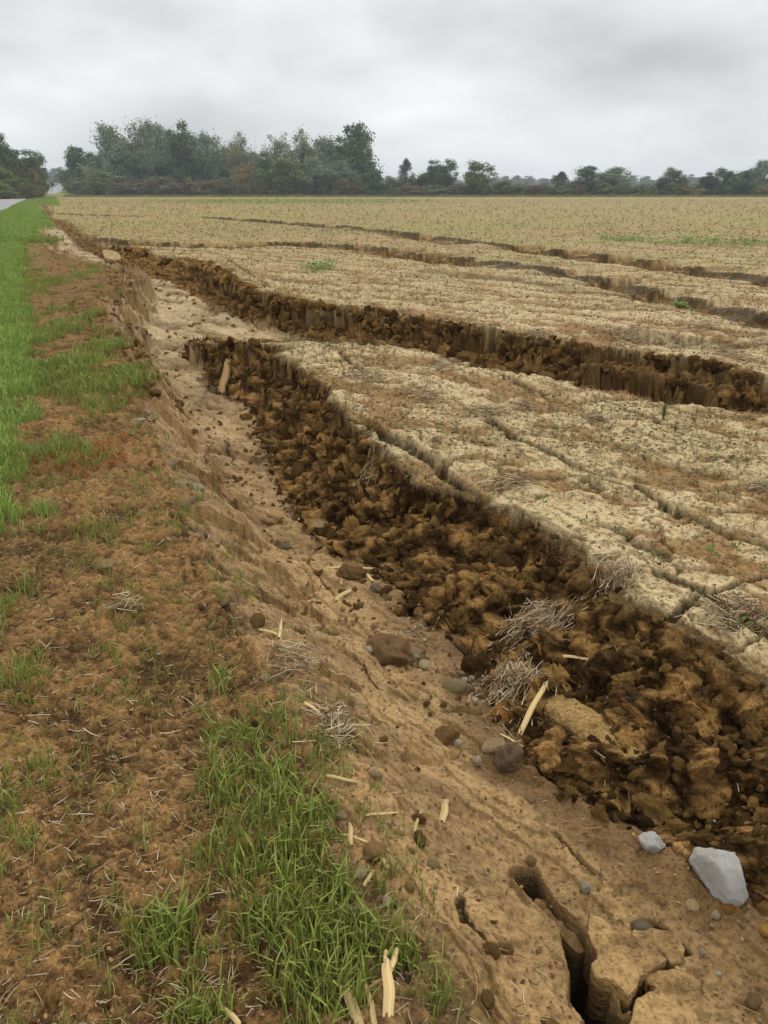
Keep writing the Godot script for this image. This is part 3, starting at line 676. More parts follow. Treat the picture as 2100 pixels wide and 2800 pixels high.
func build_ground() -> void:
	var d := 0.55
	while d < 1500.0:
		DS.append(d)
		var k := 0.0033
		if d > 6.0: k = 0.0052
		if d > 30.0: k = 0.010
		if d > 60.0: k = 0.022
		if d > 300.0: k = 0.06
		d += d * k * (1.35 if d < 1.1 else 1.0)
	var n := DS.size()
	for q in n:
		ROWS.append(row(DS[q]))
	rowsout.resize(n); colsout.resize(n); zonout.resize(n); nrmout.resize(n)
	var g := WorkerThreadPool.add_group_task(row_task, n, -1, true)
	WorkerThreadPool.wait_for_group_task_completion(g)
	g = WorkerThreadPool.add_group_task(normal_task, n, -1, true)
	WorkerThreadPool.wait_for_group_task_completion(g)
	var names := ["verge_ground", "gully_bed", "gully_bank", "field"]
	var pv := []
	var pn := []
	var pc := []
	var pu := []
	var pi := []
	var map := []
	for q in 4:
		var m := PackedInt32Array()
		m.resize(n * COLS)
		m.fill(-1)
		map.append(m)
		pv.append(PackedVector3Array()); pn.append(PackedVector3Array()); pc.append(PackedColorArray()); pu.append(PackedVector2Array()); pi.append(PackedInt32Array())
	for q in 4:
		var V := PackedVector3Array()
		var N := PackedVector3Array()
		var C := PackedColorArray()
		var U := PackedVector2Array()
		var I := PackedInt32Array()
		var M: PackedInt32Array = map[q]
		for r in n - 1:
			var z0: PackedByteArray = zonout[r]
			if z0.find(q) < 0:
				continue
			for j in COLS - 1:
				if z0[j] != q:
					continue
				for s in 4:
					var rr := r + (s >> 1)
					var jj := j + (s & 1)
					var id := rr * COLS + jj
					if M[id] < 0:
						M[id] = V.size()
						var p: Vector3 = rowsout[rr][jj]
						V.append(p)
						N.append(nrmout[rr][jj])
						C.append(colsout[rr][jj])
						U.append(Vector2(p.x + p.y * 0.6, p.z + p.y * 0.8))
				var a := M[r * COLS + j]
				var b := M[r * COLS + j + 1]
				var c := M[(r + 1) * COLS + j]
				var e := M[(r + 1) * COLS + j + 1]
				I.append(a); I.append(c); I.append(b)
				I.append(b); I.append(c); I.append(e)
		var arr := []
		arr.resize(Mesh.ARRAY_MAX)
		arr[Mesh.ARRAY_VERTEX] = V; arr[Mesh.ARRAY_NORMAL] = N; arr[Mesh.ARRAY_COLOR] = C; arr[Mesh.ARRAY_TEX_UV] = U; arr[Mesh.ARRAY_TEX_UV2] = U; arr[Mesh.ARRAY_INDEX] = I
		var mesh := ArrayMesh.new()
		mesh.add_surface_from_arrays(Mesh.PRIMITIVE_TRIANGLES, arr)
		mesh.surface_set_material(0, mats.bank if q == 2 else mats.silt if q == 1 else mats.crust if q == 3 else mats.soil)
		var o := MeshInstance3D.new()
		o.name = names[q]
		o.mesh = mesh
		o.set_meta("kind", "structure")
		o.set_meta("label", ["reddish brown bare soil of the grassy verge left of the gully", "smooth tan silt bed of the washed out gully", "dark crumbled soil bank along the gully", "pale crusted field with sprouting stubble"][q])
		add_child(o, true)


func numbered(s: String) -> String:
	var k: int = used.get(s, 0)
	used[s] = k + 1
	return s if k == 0 else "%s_%03d" % [s, k]


func tag(o: Node, label: String, category: String, group := "", kind := "") -> void:
	if label: o.set_meta("label", label)
	if category: o.set_meta("category", category)
	if group: o.set_meta("group", group)
	if kind: o.set_meta("kind", kind)


func thing(nm: String, mesh: Mesh, t: Transform3D, label: String, category: String, group := "") -> MeshInstance3D:
	var o := MeshInstance3D.new()
	o.name = numbered(nm)
	o.mesh = mesh
	o.transform = t
	tag(o, label, category, group)
	add_child(o, true)
	return o


func part(nm: String, mesh: Mesh, parent: Node3D) -> MeshInstance3D:
	var o := MeshInstance3D.new()
	o.name = nm
	o.mesh = mesh
	parent.add_child(o, true)
	return o


func scatter(nm: String, meshes: Array, where: Array, tint: PackedColorArray, label: String) -> void:
	# one object of many small pieces nobody could count
	for m in meshes.size():
		var idx := PackedInt32Array()
		for k in where.size():
			if k % meshes.size() == m:
				idx.append(k)
		if idx.is_empty():
			continue
		var mm := MultiMesh.new()
		mm.transform_format = MultiMesh.TRANSFORM_3D
		mm.use_colors = true
		mm.mesh = meshes[m]
		mm.instance_count = idx.size()
		for k in idx.size():
			mm.set_instance_transform(k, where[idx[k]])
			mm.set_instance_color(k, tint[idx[k]])
		var o := MultiMeshInstance3D.new()
		o.name = numbered(nm)
		o.multimesh = mm
		tag(o, label, "", "", "stuff")
		add_child(o, true)


func mat(rough: float, backlight := 0.0) -> StandardMaterial3D:
	var m := StandardMaterial3D.new()
	m.vertex_color_use_as_albedo = true
	m.roughness = rough
	m.metallic_specular = 0.3
	m.cull_mode = BaseMaterial3D.CULL_DISABLED
	if backlight > 0.0:
		m.backlight_enabled = true
		m.backlight = Color(backlight, backlight, backlight)
	return m


func ramp(pts: Array) -> Gradient:
	var g := Gradient.new()
	var off := PackedFloat32Array()
	var co := PackedColorArray()
	for p in pts:
		off.append(p[0])
		co.append(p[1] if p[1] is Color else Color(p[1], p[1], p[1]))
	g.offsets = off
	g.colors = co
	return g


func noise_tex(sd: int, freq: float, oct: int, gr: Gradient, size := 1024, kind := FastNoiseLite.TYPE_SIMPLEX_SMOOTH, gain := 0.55) -> NoiseTexture2D:
	var f := FastNoiseLite.new()
	f.seed = sd
	f.noise_type = kind
	f.frequency = freq
	f.fractal_octaves = oct
	f.fractal_gain = gain
	var t := NoiseTexture2D.new()
	t.width = size
	t.height = size
	t.seamless = true
	t.noise = f
	t.color_ramp = gr
	return t


func make_materials() -> void:
	var fine := noise_tex(5, 0.03, 5, ramp([[0.0, Color8(84, 76, 68)], [0.30, Color8(186, 178, 170)], [0.42, Color8(246, 243, 240)], [0.6, Color8(255, 254, 250)], [1.0, 1.0]]), 1024, FastNoiseLite.TYPE_SIMPLEX_SMOOTH, 0.7)
	var broad := noise_tex(9, 0.012, 6, ramp([[0.0, Color8(196, 186, 174)], [0.42, Color8(246, 243, 240)], [1.0, 1.0]]), 1024)
	var bump := noise_tex(11, 0.02, 6, ramp([[0.0, 0.0], [1.0, 1.0]]), 1024, FastNoiseLite.TYPE_SIMPLEX_SMOOTH, 0.65)
	var names := ["soil", "bank", "silt", "clod", "crust"]
	for k in 5:
		var m := mat([0.95, 0.97, 0.8, 0.95, 0.92][k])
		m.metallic_specular = [0.25, 0.2, 0.4, 0.2, 0.25][k]
		m.albedo_texture = fine
		m.uv1_scale = Vector3.ONE * [1.3, 1.6, 1.6, 1.7, 0.9][k]
		if k >= 0:
			m.uv1_triplanar = true
			m.uv2_triplanar = true
		m.heightmap_enabled = true
		m.heightmap_texture = bump
		m.heightmap_scale = [2.6, 4.0, 1.0, 2.4, 1.1][k]
		if k != 3:
			m.detail_enabled = true
			m.detail_blend_mode = BaseMaterial3D.BLEND_MODE_MUL
			m.detail_albedo = broad
			m.detail_uv_layer = BaseMaterial3D.DETAIL_UV_2
			m.uv2_scale = Vector3.ONE * 0.23
		m.resource_name = names[k]
		mats[names[k]] = m
	var st := mat(0.85)
	st.metallic_specular = 0.2
	st.albedo_texture = noise_tex(21, 0.02, 5, ramp([[0.0, Color8(150, 120, 90)], [0.24, Color8(214, 198, 178)], [0.36, Color8(252, 250, 246)], [1.0, 1.0]]), 512)
	st.uv1_triplanar = true
	st.uv1_scale = Vector3.ONE * 4.0
	st.heightmap_enabled = true
	st.heightmap_texture = bump
	st.heightmap_scale = 1.6
	mats.stone = st
	mats.straw = mat(0.65)
	mats.wood = mat(0.8)
	mats.wood.albedo_color = Color(0.72, 0.66, 0.6)
	mats.grass = mat(0.55, 0.35)
	mats.leaf = mat(0.7, 0.2)
	mats.bark = mat(0.9)
	var rd := mat(0.9)
	rd.albedo_texture = fine
	rd.uv1_triplanar = true
	rd.uv1_world_triplanar = true
	rd.uv1_scale = Vector3.ONE * 0.3
	mats.road = rd


# a closed rough lump of radius about 1
func lump(sd: int, lon: int, lat: int, planes: int, rough: float, col: Color, m: Material, cell := 0.0, flat := 0.62) -> ArrayMesh:
	var r := RandomNumberGenerator.new()
	r.seed = sd
	var pl := []
	for k in planes:
		var n := Vector3(r.randfn(), r.randfn(), r.randfn()).normalized()
		pl.append([n, r.randf_range(flat, 0.95)])
	var mb := MB.new()
	for a in lat + 1:
		for b in lon + 1:
			var th := PI * a / lat
			var ph := TAU * (b % lon) / lon
			var dir := Vector3(sin(th) * cos(ph), cos(th), sin(th) * sin(ph))
			var R := 1.0
			for p in pl:
				var dt: float = p[0].dot(dir)
				if dt > 0.05:
					R = minf(R, p[1] / dt)
			R += rough * nb.get_noise_3d(dir.x * 2.2 + sd * 3.1, dir.y * 2.2, dir.z * 2.2)
			R += rough * 0.5 * nf.get_noise_3d(dir.x * 6.0 + sd, dir.y * 6.0, dir.z * 6.0)
			if cell > 0.0:
				R += cell * (-nc.get_noise_3d(dir.x * 2.2 + sd * 5.0, dir.y * 2.2, dir.z * 2.2) - 0.5) + cell * 0.5 * (-nc.get_noise_3d(dir.x * 6.0 + sd * 5.0, dir.y * 6.0, dir.z * 6.0) - 0.5)
			mb.v.append(dir * R)
			mb.n.append(Vector3.ZERO)
			var tone := 1.12 + 0.45 * nf.get_noise_3d(dir.x * 3.0, dir.y * 3.0 + sd, dir.z * 3.0)
			mb.c.append(Color(col.r * tone, col.g * tone, col.b * tone))
	for a in lat:
		for b in lon:
			var p := a * (lon + 1) + b
			var q := p + lon + 1
			for f in [[p, p + 1, q], [p + 1, q + 1, q]]:
				mb.i.append(f[0]); mb.i.append(f[2]); mb.i.append(f[1])
				var nn := (mb.v[f[1]] - mb.v[f[0]]).cross(mb.v[f[2]] - mb.v[f[0]])
				for s in 3:
					mb.n[f[s]] += nn
	for a in lat + 1:  # the seam
		var p := a * (lon + 1)
		var s := mb.n[p] + mb.n[p + lon]
		mb.n[p] = s
		mb.n[p + lon] = s
	for k in mb.n.size():
		var s := mb.n[k]
		if s.dot(mb.v[k]) < 0.0:
			s = -s
		mb.n[k] = s.normalized() if s.length() > 1e-9 else mb.v[k].normalized()
	return mb.mesh(m)


func place(x: float, d: float, up: float, sc: Vector3, yaw: float, tilt := 0.0) -> Transform3D:
	var b := Basis(Vector3.UP, yaw) * Basis(Vector3(1, 0, 0.3).normalized(), tilt) * Basis.from_scale(sc)
	return Transform3D(b, Vector3(x, gh(x, d) + up, -d))


func spot_words(x: float, d: float, z: int) -> String:
	var R := rowq(d)
	if z == 2:
		var t := (R[3] - x) / maxf(R[3] - R[2], 0.05)
		return ("high" if t < 0.35 else "half way up" if t < 0.7 else "low") + " on the dark bank " + ("near the quartz stone" if d < 2.2 else "by the pebble patch" if d < 2.8 else "beside the straw heap" if d < 3.5 else "above the hollow rock" if d < 4.6 else "below the long crack" if d < 6.2 else "near its far tip")
	if z == 1:
		var t := (x - R[0]) / maxf(R[2] - R[0], 0.1)
		return ("on the left slope" if t < 0.35 else "mid bed" if t < 0.7 else "close to the dark bank") + " of the gully " + ("by the crust slabs" if d < 1.9 else "below the pebble patch" if d < 2.6 else "around the boulder" if d < 3.5 else "near the hollow rock" if d < 4.6 else "upstream of the hollow rock" if d < 8.0 else "in its far stretch")
	if z == 0:
		var t := x / d
		return ("at the left edge of the verge" if t < -0.42 else "on the bare middle of the verge" if t < -0.25 else "on the gully side of the verge") + (" at the very bottom" if d < 1.45 else " level with the grass patch" if d < 2.2 else " above the grass patch" if d < 3.2 else " below the rusty soil" if d < 5.0 else " far up")
	var w := x / d
	return ("at the left tip" if w < 0.0 else "in the middle" if w < 0.25 else "in the right part") + (" of the near field close to the bank" if d < 4.0 else " of the near field by the long crack" if d < 5.5 else " of the near field before the far trench" if x < R[4] else " of the field beyond the far trench")


func build_stones() -> void:
	for k in STONES.size():
		var s: Array = STONES[k]
		var c: Color = s[6]
		if k > 1:
			c = c.lerp(Color8(186, 154, 106), 0.3)
		var rock: bool = s[7] == "rock"
		var big: bool = s[4] > 0.06
		var mesh := lump(100 + k, 72, 48, 10, 0.10, c.srgb_to_linear(), mats.stone, 0.0, 0.5) if k == 0 else lump(100 + k, (72 if k == 0 else 44) if big else 18, (48 if k == 0 else 30) if big else 12, (13 if k == 2 else 11) if rock else 4, 0.2 if rock else 0.06, c.srgb_to_linear(), mats.stone)
		var w: float = s[4] * 0.66
		var hh: float = s[5] * 0.56
		var t := place(s[2], s[3], hh * (0.42 if k < 2 else 0.22), Vector3(w, hh, w * rng.randf_range(0.75, 1.0)), rng.randf() * TAU, rng.randf_range(-0.3, 0.3))
		thing(s[0], mesh, t, s[1], "stone" if s[0] != "boulder" else "boulder")
	# loose pebbles
	var pm := []
	for k in 6:
		pm.append(lump(300 + k, 9, 6, 4 if k < 4 else 8, 0.08, Color.WHITE * 0.95, mats.stone))
	var cols := [Color8(214, 196, 160), Color8(190, 156, 108), Color8(224, 216, 200), Color8(164, 138, 100), Color8(196, 150, 92), Color8(190, 176, 148)]
	var places := []
	for k in 110:  # the patch by the straw heap
		places.append([0.41 + rng.randfn() * 0.075, 2.80 + rng.randfn() * 0.09, rng.randf_range(0.005, 0.016), "patch"])
	for k in 22:
		places.append([0.18 + rng.randfn() * 0.045, 3.29 + rng.randfn() * 0.05, rng.randf_range(0.005, 0.013), "boulder"])
	for k in 900:
		var d := exp(rng.randf_range(log(1.15), log(7.0)))
		var x := rng.randf_range(-0.6, 0.62) * (d + 0.6)
		var R := rowq(d)
		var z := zone(x, d, R)
		if z == 1 and rng.randf() < 0.6 or z == 0 and rng.randf() < 0.35 or z == 2 and rng.randf() < 0.25:
			places.append([x, d, rng.randf_range(0.003, 0.0085), ["verge", "bed", "bank"][z]])
	places.sort_custom(func(a, b): return a[2] / (a[1] + 1.0) > b[2] / (b[1] + 1.0))
	var rest := []
	var tint := PackedColorArray()
	var lab := {"patch": "small mixed pebble in the pebble patch beside the straw heap", "boulder": "small pale pebble beside the reddish brown boulder", "verge": "small pebble on the brown soil of the grassy verge", "bed": "small pebble scattered on the silt of the gully bed", "bank": "small pebble among the crumbs of the dark bank"}
	for k in places.size():
		var p: Array = places[k]
		var t := place(p[0], p[1], p[2] * 0.35, Vector3(p[2], p[2] * 0.7, p[2] * 0.85), rng.randf() * TAU)
		var tone := rng.randi() % 6
		var ci: Color = cols[tone].srgb_to_linear()
		if k < 300:
			var key := "pebble%d" % (k % 24)
			if not mats.has(key):
				mats[key] = lump(400 + k, 10, 7, 4 + k % 5, 0.08, ci, mats.stone)
				mats[key].set_meta("tone", tone)
			thing("pebble", mats[key], t, ("small" if p[2] > 0.006 else "tiny") + " " + ["tan", "rust brown", "white", "grey brown", "orange", "light grey"][mats[key].get_meta("tone")] + " pebble " + ("in the pebble patch by the straw heap" if p[3] == "patch" else "close beside the boulder" if p[3] == "boulder" else spot_words(p[0], p[1], zone(p[0], p[1], rowq(p[1])))), "pebble", "pebbles " + {"patch": "in the patch by the straw heap", "boulder": "beside the boulder", "verge": "on the verge", "bed": "on the gully bed", "bank": "on the dark bank"}[p[3]])
		else:
			rest.append(t)
			tint.append(ci)
	scatter("pebble_scatter", [pm[0], pm[4]], rest, tint, "tiny pebbles and grit scattered over the soil")


func build_slabs() -> void:
	for k in SLABS.size():
		var s: Array = SLABS[k]
		var pts: Array = s[2]
		var th: float = s[1]
		var cen := Vector2.ZERO
		for p in pts:
			cen += p
		cen /= pts.size()
		var base := -9.0
		for p in pts:
			base = maxf(base, gh(p.x, p.y) * 0.7 + 0.3 * gh(cen.x, cen.y))
		base = gh(cen.x, cen.y) - (0.1 * th if k != 5 else 0.0)
		var NS := 96
		var NR := 22
		var mb := MB.new()
		for r in NR + 1:
			for a in NS:
				var f := float(a) / NS * pts.size()
				var i0 := int(f)
				var p: Vector2 = pts[i0 % pts.size()].cubic_interpolate(pts[(i0 + 1) % pts.size()], pts[(i0 - 1 + pts.size()) % pts.size()], pts[(i0 + 2) % pts.size()], f - i0)
				var rr := minf(float(r) / (NR - 3), 1.0)
				var q := cen.lerp(p, rr)
				var nz := nf.get_noise_2d(q.x * 14.0, q.y * 14.0)
				var e2 := nb.get_noise_2d(q.x * 6.0 + k, q.y * 6.0)
				var edge := 1.0 + 0.06 * nf.get_noise_2d(q.x * 30.0, q.y * 30.0)
				q = cen.lerp(p, rr * edge)
				var y := base + th * (0.62 - 0.10 * pow(rr, 6.0)) + 0.016 * e2 + 0.010 * nz + 0.016 * (-nc.get_noise_2d(q.x * 24.0, q.y * 24.0) - 0.5)
				if r > NR - 3:
					var dn := float(r - (NR - 3)) / 3.0
					y -= dn * (th + 0.10)
					q = cen.lerp(p, edge * (1.0 - 0.05 * dn + 0.04 * nz))
				mb.v.append(Vector3(q.x - cen.x, y - base, -(q.y - cen.y)))
				mb.n.append(Vector3.ZERO)
				var c := C_SILTD.lerp(C_SILT, clampf(0.7 + 0.8 * e2 + 0.6 * nz, 0.0, 1.0))
				if k >= 5:
					c = C_TAN.lerp(C_PALE, clampf(0.4 + e2, 0.0, 1.0)).lerp(C_BROWN, clampf(0.2 + 0.8 * nz, 0.0, 0.8))
				if r > NR - 3:
					c = c.lerp(C_DARK, 0.7)
				mb.c.append(c)
		for r in NR:
			for a in NS:
				var p0 := r * NS + a
				var p1 := r * NS + (a + 1) % NS
				for f in [[p0, p1, p0 + NS], [p1, p1 + NS, p0 + NS]]:
					var nn := (mb.v[f[2]] - mb.v[f[0]]).cross(mb.v[f[1]] - mb.v[f[0]])
					var out := Vector3.UP if r < NR - 3 else mb.v[p0] * Vector3(1, 0, 1) + Vector3.UP * 0.01
					if nn.dot(out) < 0.0:
						nn = -nn
						f = [f[0], f[2], f[1]]
					for w in 3:
						mb.i.append(f[w])
						mb.n[f[w]] += nn
		for w in mb.n.size():
			mb.n[w] = mb.n[w].normalized() if mb.n[w].length() > 1e-12 else Vector3.UP
		thing("soil_slab", mb.mesh(mats.silt if k < 4 else mats.clod), Transform3D(Basis(), Vector3(cen.x, base, -cen.y)), s[0], "soil slab")


func build_clods() -> void:
	var cm := []
	for k in 10:
		var c := C_DARK.lerp(C_CLOD, [0.15, 0.35, 0.5, 0.7, 0.9, 1.0, 0.1, 0.6, 0.3, 0.8][k])
		cm.append(lump(500 + k, 40, 28, 14, 0.34, c, mats.clod, 0.42, 0.42))
	var sm := []
	for k in 8:
		var c := C_DARK.lerp(C_CLOD, [0.0, 0.1, 0.3, 0.55, 0.8, 0.05, 0.4, 0.2][k])
		sm.append(lump(540 + k, 12, 8, 9, 0.36, c, mats.clod, 0.4, 0.45))
	var lm := []
	for k in 5:
		lm.append(lump(580 + k, 20, 14, 7, 0.3, C_BROWN.lerp(C_SILT, 0.2 * k), mats.clod, 0.4))
	var wl := []
	var places := []
	var tries := 0
	while places.size() < 6000 and tries < 80000:
		tries += 1
		var d := exp(rng.randf_range(log(1.2), log(26.0)))
		var R := rowq(d)
		var x: float
		var which := "near"
		if d > TIP or rng.randf() < 0.42:
			which = "far"
			var a := R[6] if d > TIP else R[5] - 0.75 * (R[5] - R[4])
			var t := pow(rng.randf(), 0.8)
			x = lerpf(R[5], a, 0.08 + 0.95 * t)
			if absf(x) > 0.62 * d + 1.2:
				continue
		else:
			x = lerpf(R[3], R[2], 0.07 + 1.02 * rng.randf())
			if x > 0.55 * d + 1.2:
				continue
		var u := rng.randf()
		var s := 0.006 + 0.030 * pow(u, 3.5)
		if rng.randf() < 0.02:
			s = rng.randf_range(0.04, 0.075)
		if which == "far":
			s *= 2.3
		if which == "far" and d > TIP:
			s *= 1.1
		places.append([x, d, s, which])
	for k in 110:  # the collapsed heap in the far trench
		var d := rng.randf_range(7.6, 10.2)
		var R := rowq(d)
		places.append([lerpf(R[4] + 0.2, R[5] - 0.1, rng.randf()), d, 0.03 + 0.10 * pow(rng.randf(), 1.6), "far"])
	# small lumps left lying on the bed
	for k in 230:
		var d := exp(rng.randf_range(log(2.6), log(20.0)))
		var R := rowq(d)
		var xr := R[6] if d > TIP else R[2]
		places.append([lerpf(R[1], xr, rng.randf()), d, rng.randf_range(0.004, 0.012) * (1.0 + d * 0.16), "left"])
	# broken lumps along the two rims
	for k in 3800:
		var far := k % 3 != 0
		var d := exp(rng.randf_range(log(6.4), log(26.0))) if far else exp(rng.randf_range(log(1.5), log(11.0)))
		var R := rowq(d)
		var wid := R[5] - R[6] if d > TIP else (R[5] - R[4]) * 0.38 if far else R[3] - R[2]
		var x := (R[5] if far or d > TIP else R[3]) - wid * rng.randf_range(0.07, 0.42)
		if absf(x) > 0.62 * d + 1.0:
			continue
		places.append([x, d, (rng.randf_range(0.025, 0.06) * clampf(d / 11.0, 0.8, 1.6) if far else rng.randf_range(0.008, 0.026) * clampf(d / 3.0, 0.8, 1.8)), "far" if far else "near"])
	# crumbs on the left slope and verge
	for k in 1200:
		var d := exp(rng.randf_range(log(1.2), log(18.0)))
		var R := rowq(d)
		var x := lerpf(R[0] - 0.4, R[1], rng.randf())
		if d > 7.0 or rng.randf() < 0.12:
			places.append([x, d, rng.randf_range(0.006, 0.02) * (2.2 if d > 6.0 else 1.0), "left"])
	places.sort_custom(func(a, b): return a[2] / (a[1] + 1.0) > b[2] / (b[1] + 1.0))
	var wb := []
	var tb := PackedColorArray()
	var ws := []
	var lab := {"near": "crumbly brown soil clod fallen down the near dark bank", "far": "brown soil clod at the foot of the far trench wall", "left": "soil crumb on the left slope of the gully"}
	for k in places.size():
		var p: Array = places[k]
		var s: float = p[2]
		var b := Basis.from_euler(Vector3(rng.randf() * TAU, rng.randf() * TAU, rng.randf() * TAU)) * Basis.from_scale(Vector3(s * rng.randf_range(1.0, 1.9), s * rng.randf_range(0.6, 1.0), s * rng.randf_range(0.8, 1.2)))
		var t := Transform3D(b, Vector3(p[0], gh(p[0], p[1]) - s * (0.35 if p[3] == "far" else 0.1), -p[1]))
		if k < 300:
			var ci: int = rng.randi() % 10 if p[3] != "far" else [0, 1, 2, 6, 7, 8][rng.randi() % 6]
			var tone: String = ["dark brown", "brown", "brown", "tan", "pale tan", "pale tan", "dark brown", "brown", "dark brown", "tan"][ci]
			var size := "large" if s > 0.06 else "middling" if s > 0.04 else "small"
			var words := size + " " + tone + " soil clod "
			if p[3] == "left":
				words = size + " tan soil crumb " + spot_words(p[0], p[1], zone(p[0], p[1], rowq(p[1])))
			elif p[3] == "far":
				var wx: float = p[0] / p[1]
				words += "fallen in the far trench " + ("at its right end" if wx > 0.3 else "right of its middle" if wx > 0.15 else "in its middle" if wx > 0.0 else "left of its middle" if wx > -0.15 else "at its deep left head")
			else:
				words += spot_words(p[0], p[1], 2)
			thing("soil_clod", cm[ci] if p[3] != "left" else lm[k % 5], t, words, "soil clod", {"near": "clods on the near bank", "far": "clods below the far trench wall", "left": "crumbs on the left slope"}[p[3]])
		elif p[3] == "left":
			wl.append(t)
		elif s > 0.03:
			wb.append(t)
			tb.append(Color.WHITE)
		else:
			ws.append(t)
	scatter("clod_rubble", cm, wb, tb, "larger crumbs of the collapsed soil banks")
	var tl := PackedColorArray()
	tl.resize(wl.size())
	tl.fill(Color.WHITE)
	scatter("slope_crumbs", lm, wl, tl, "soil crumbs strewn over the left slope of the gully")
	var tsm := PackedColorArray()
	tsm.resize(ws.size())
	tsm.fill(Color.WHITE)
	scatter("soil_crumbs", sm, ws, tsm, "fine soil crumbs covering the collapsed banks")


func stalk(mb: MB, a: Vector3, b: Vector3, r: float, col: Color) -> void:
	mb.tube(a, b, r, r * 0.8, 4, col, false)


func straw_col() -> Color:
	var t := rng.randf()
	if t < 0.28:
		return Color8(206, 190, 158).srgb_to_linear() * rng.randf_range(0.7, 1.1)
	if t < 0.65:
		return Color8(172, 142, 98).srgb_to_linear() * rng.randf_range(0.7, 1.1)
	return Color8(112, 88, 62).srgb_to_linear() * rng.randf_range(0.6, 1.2)


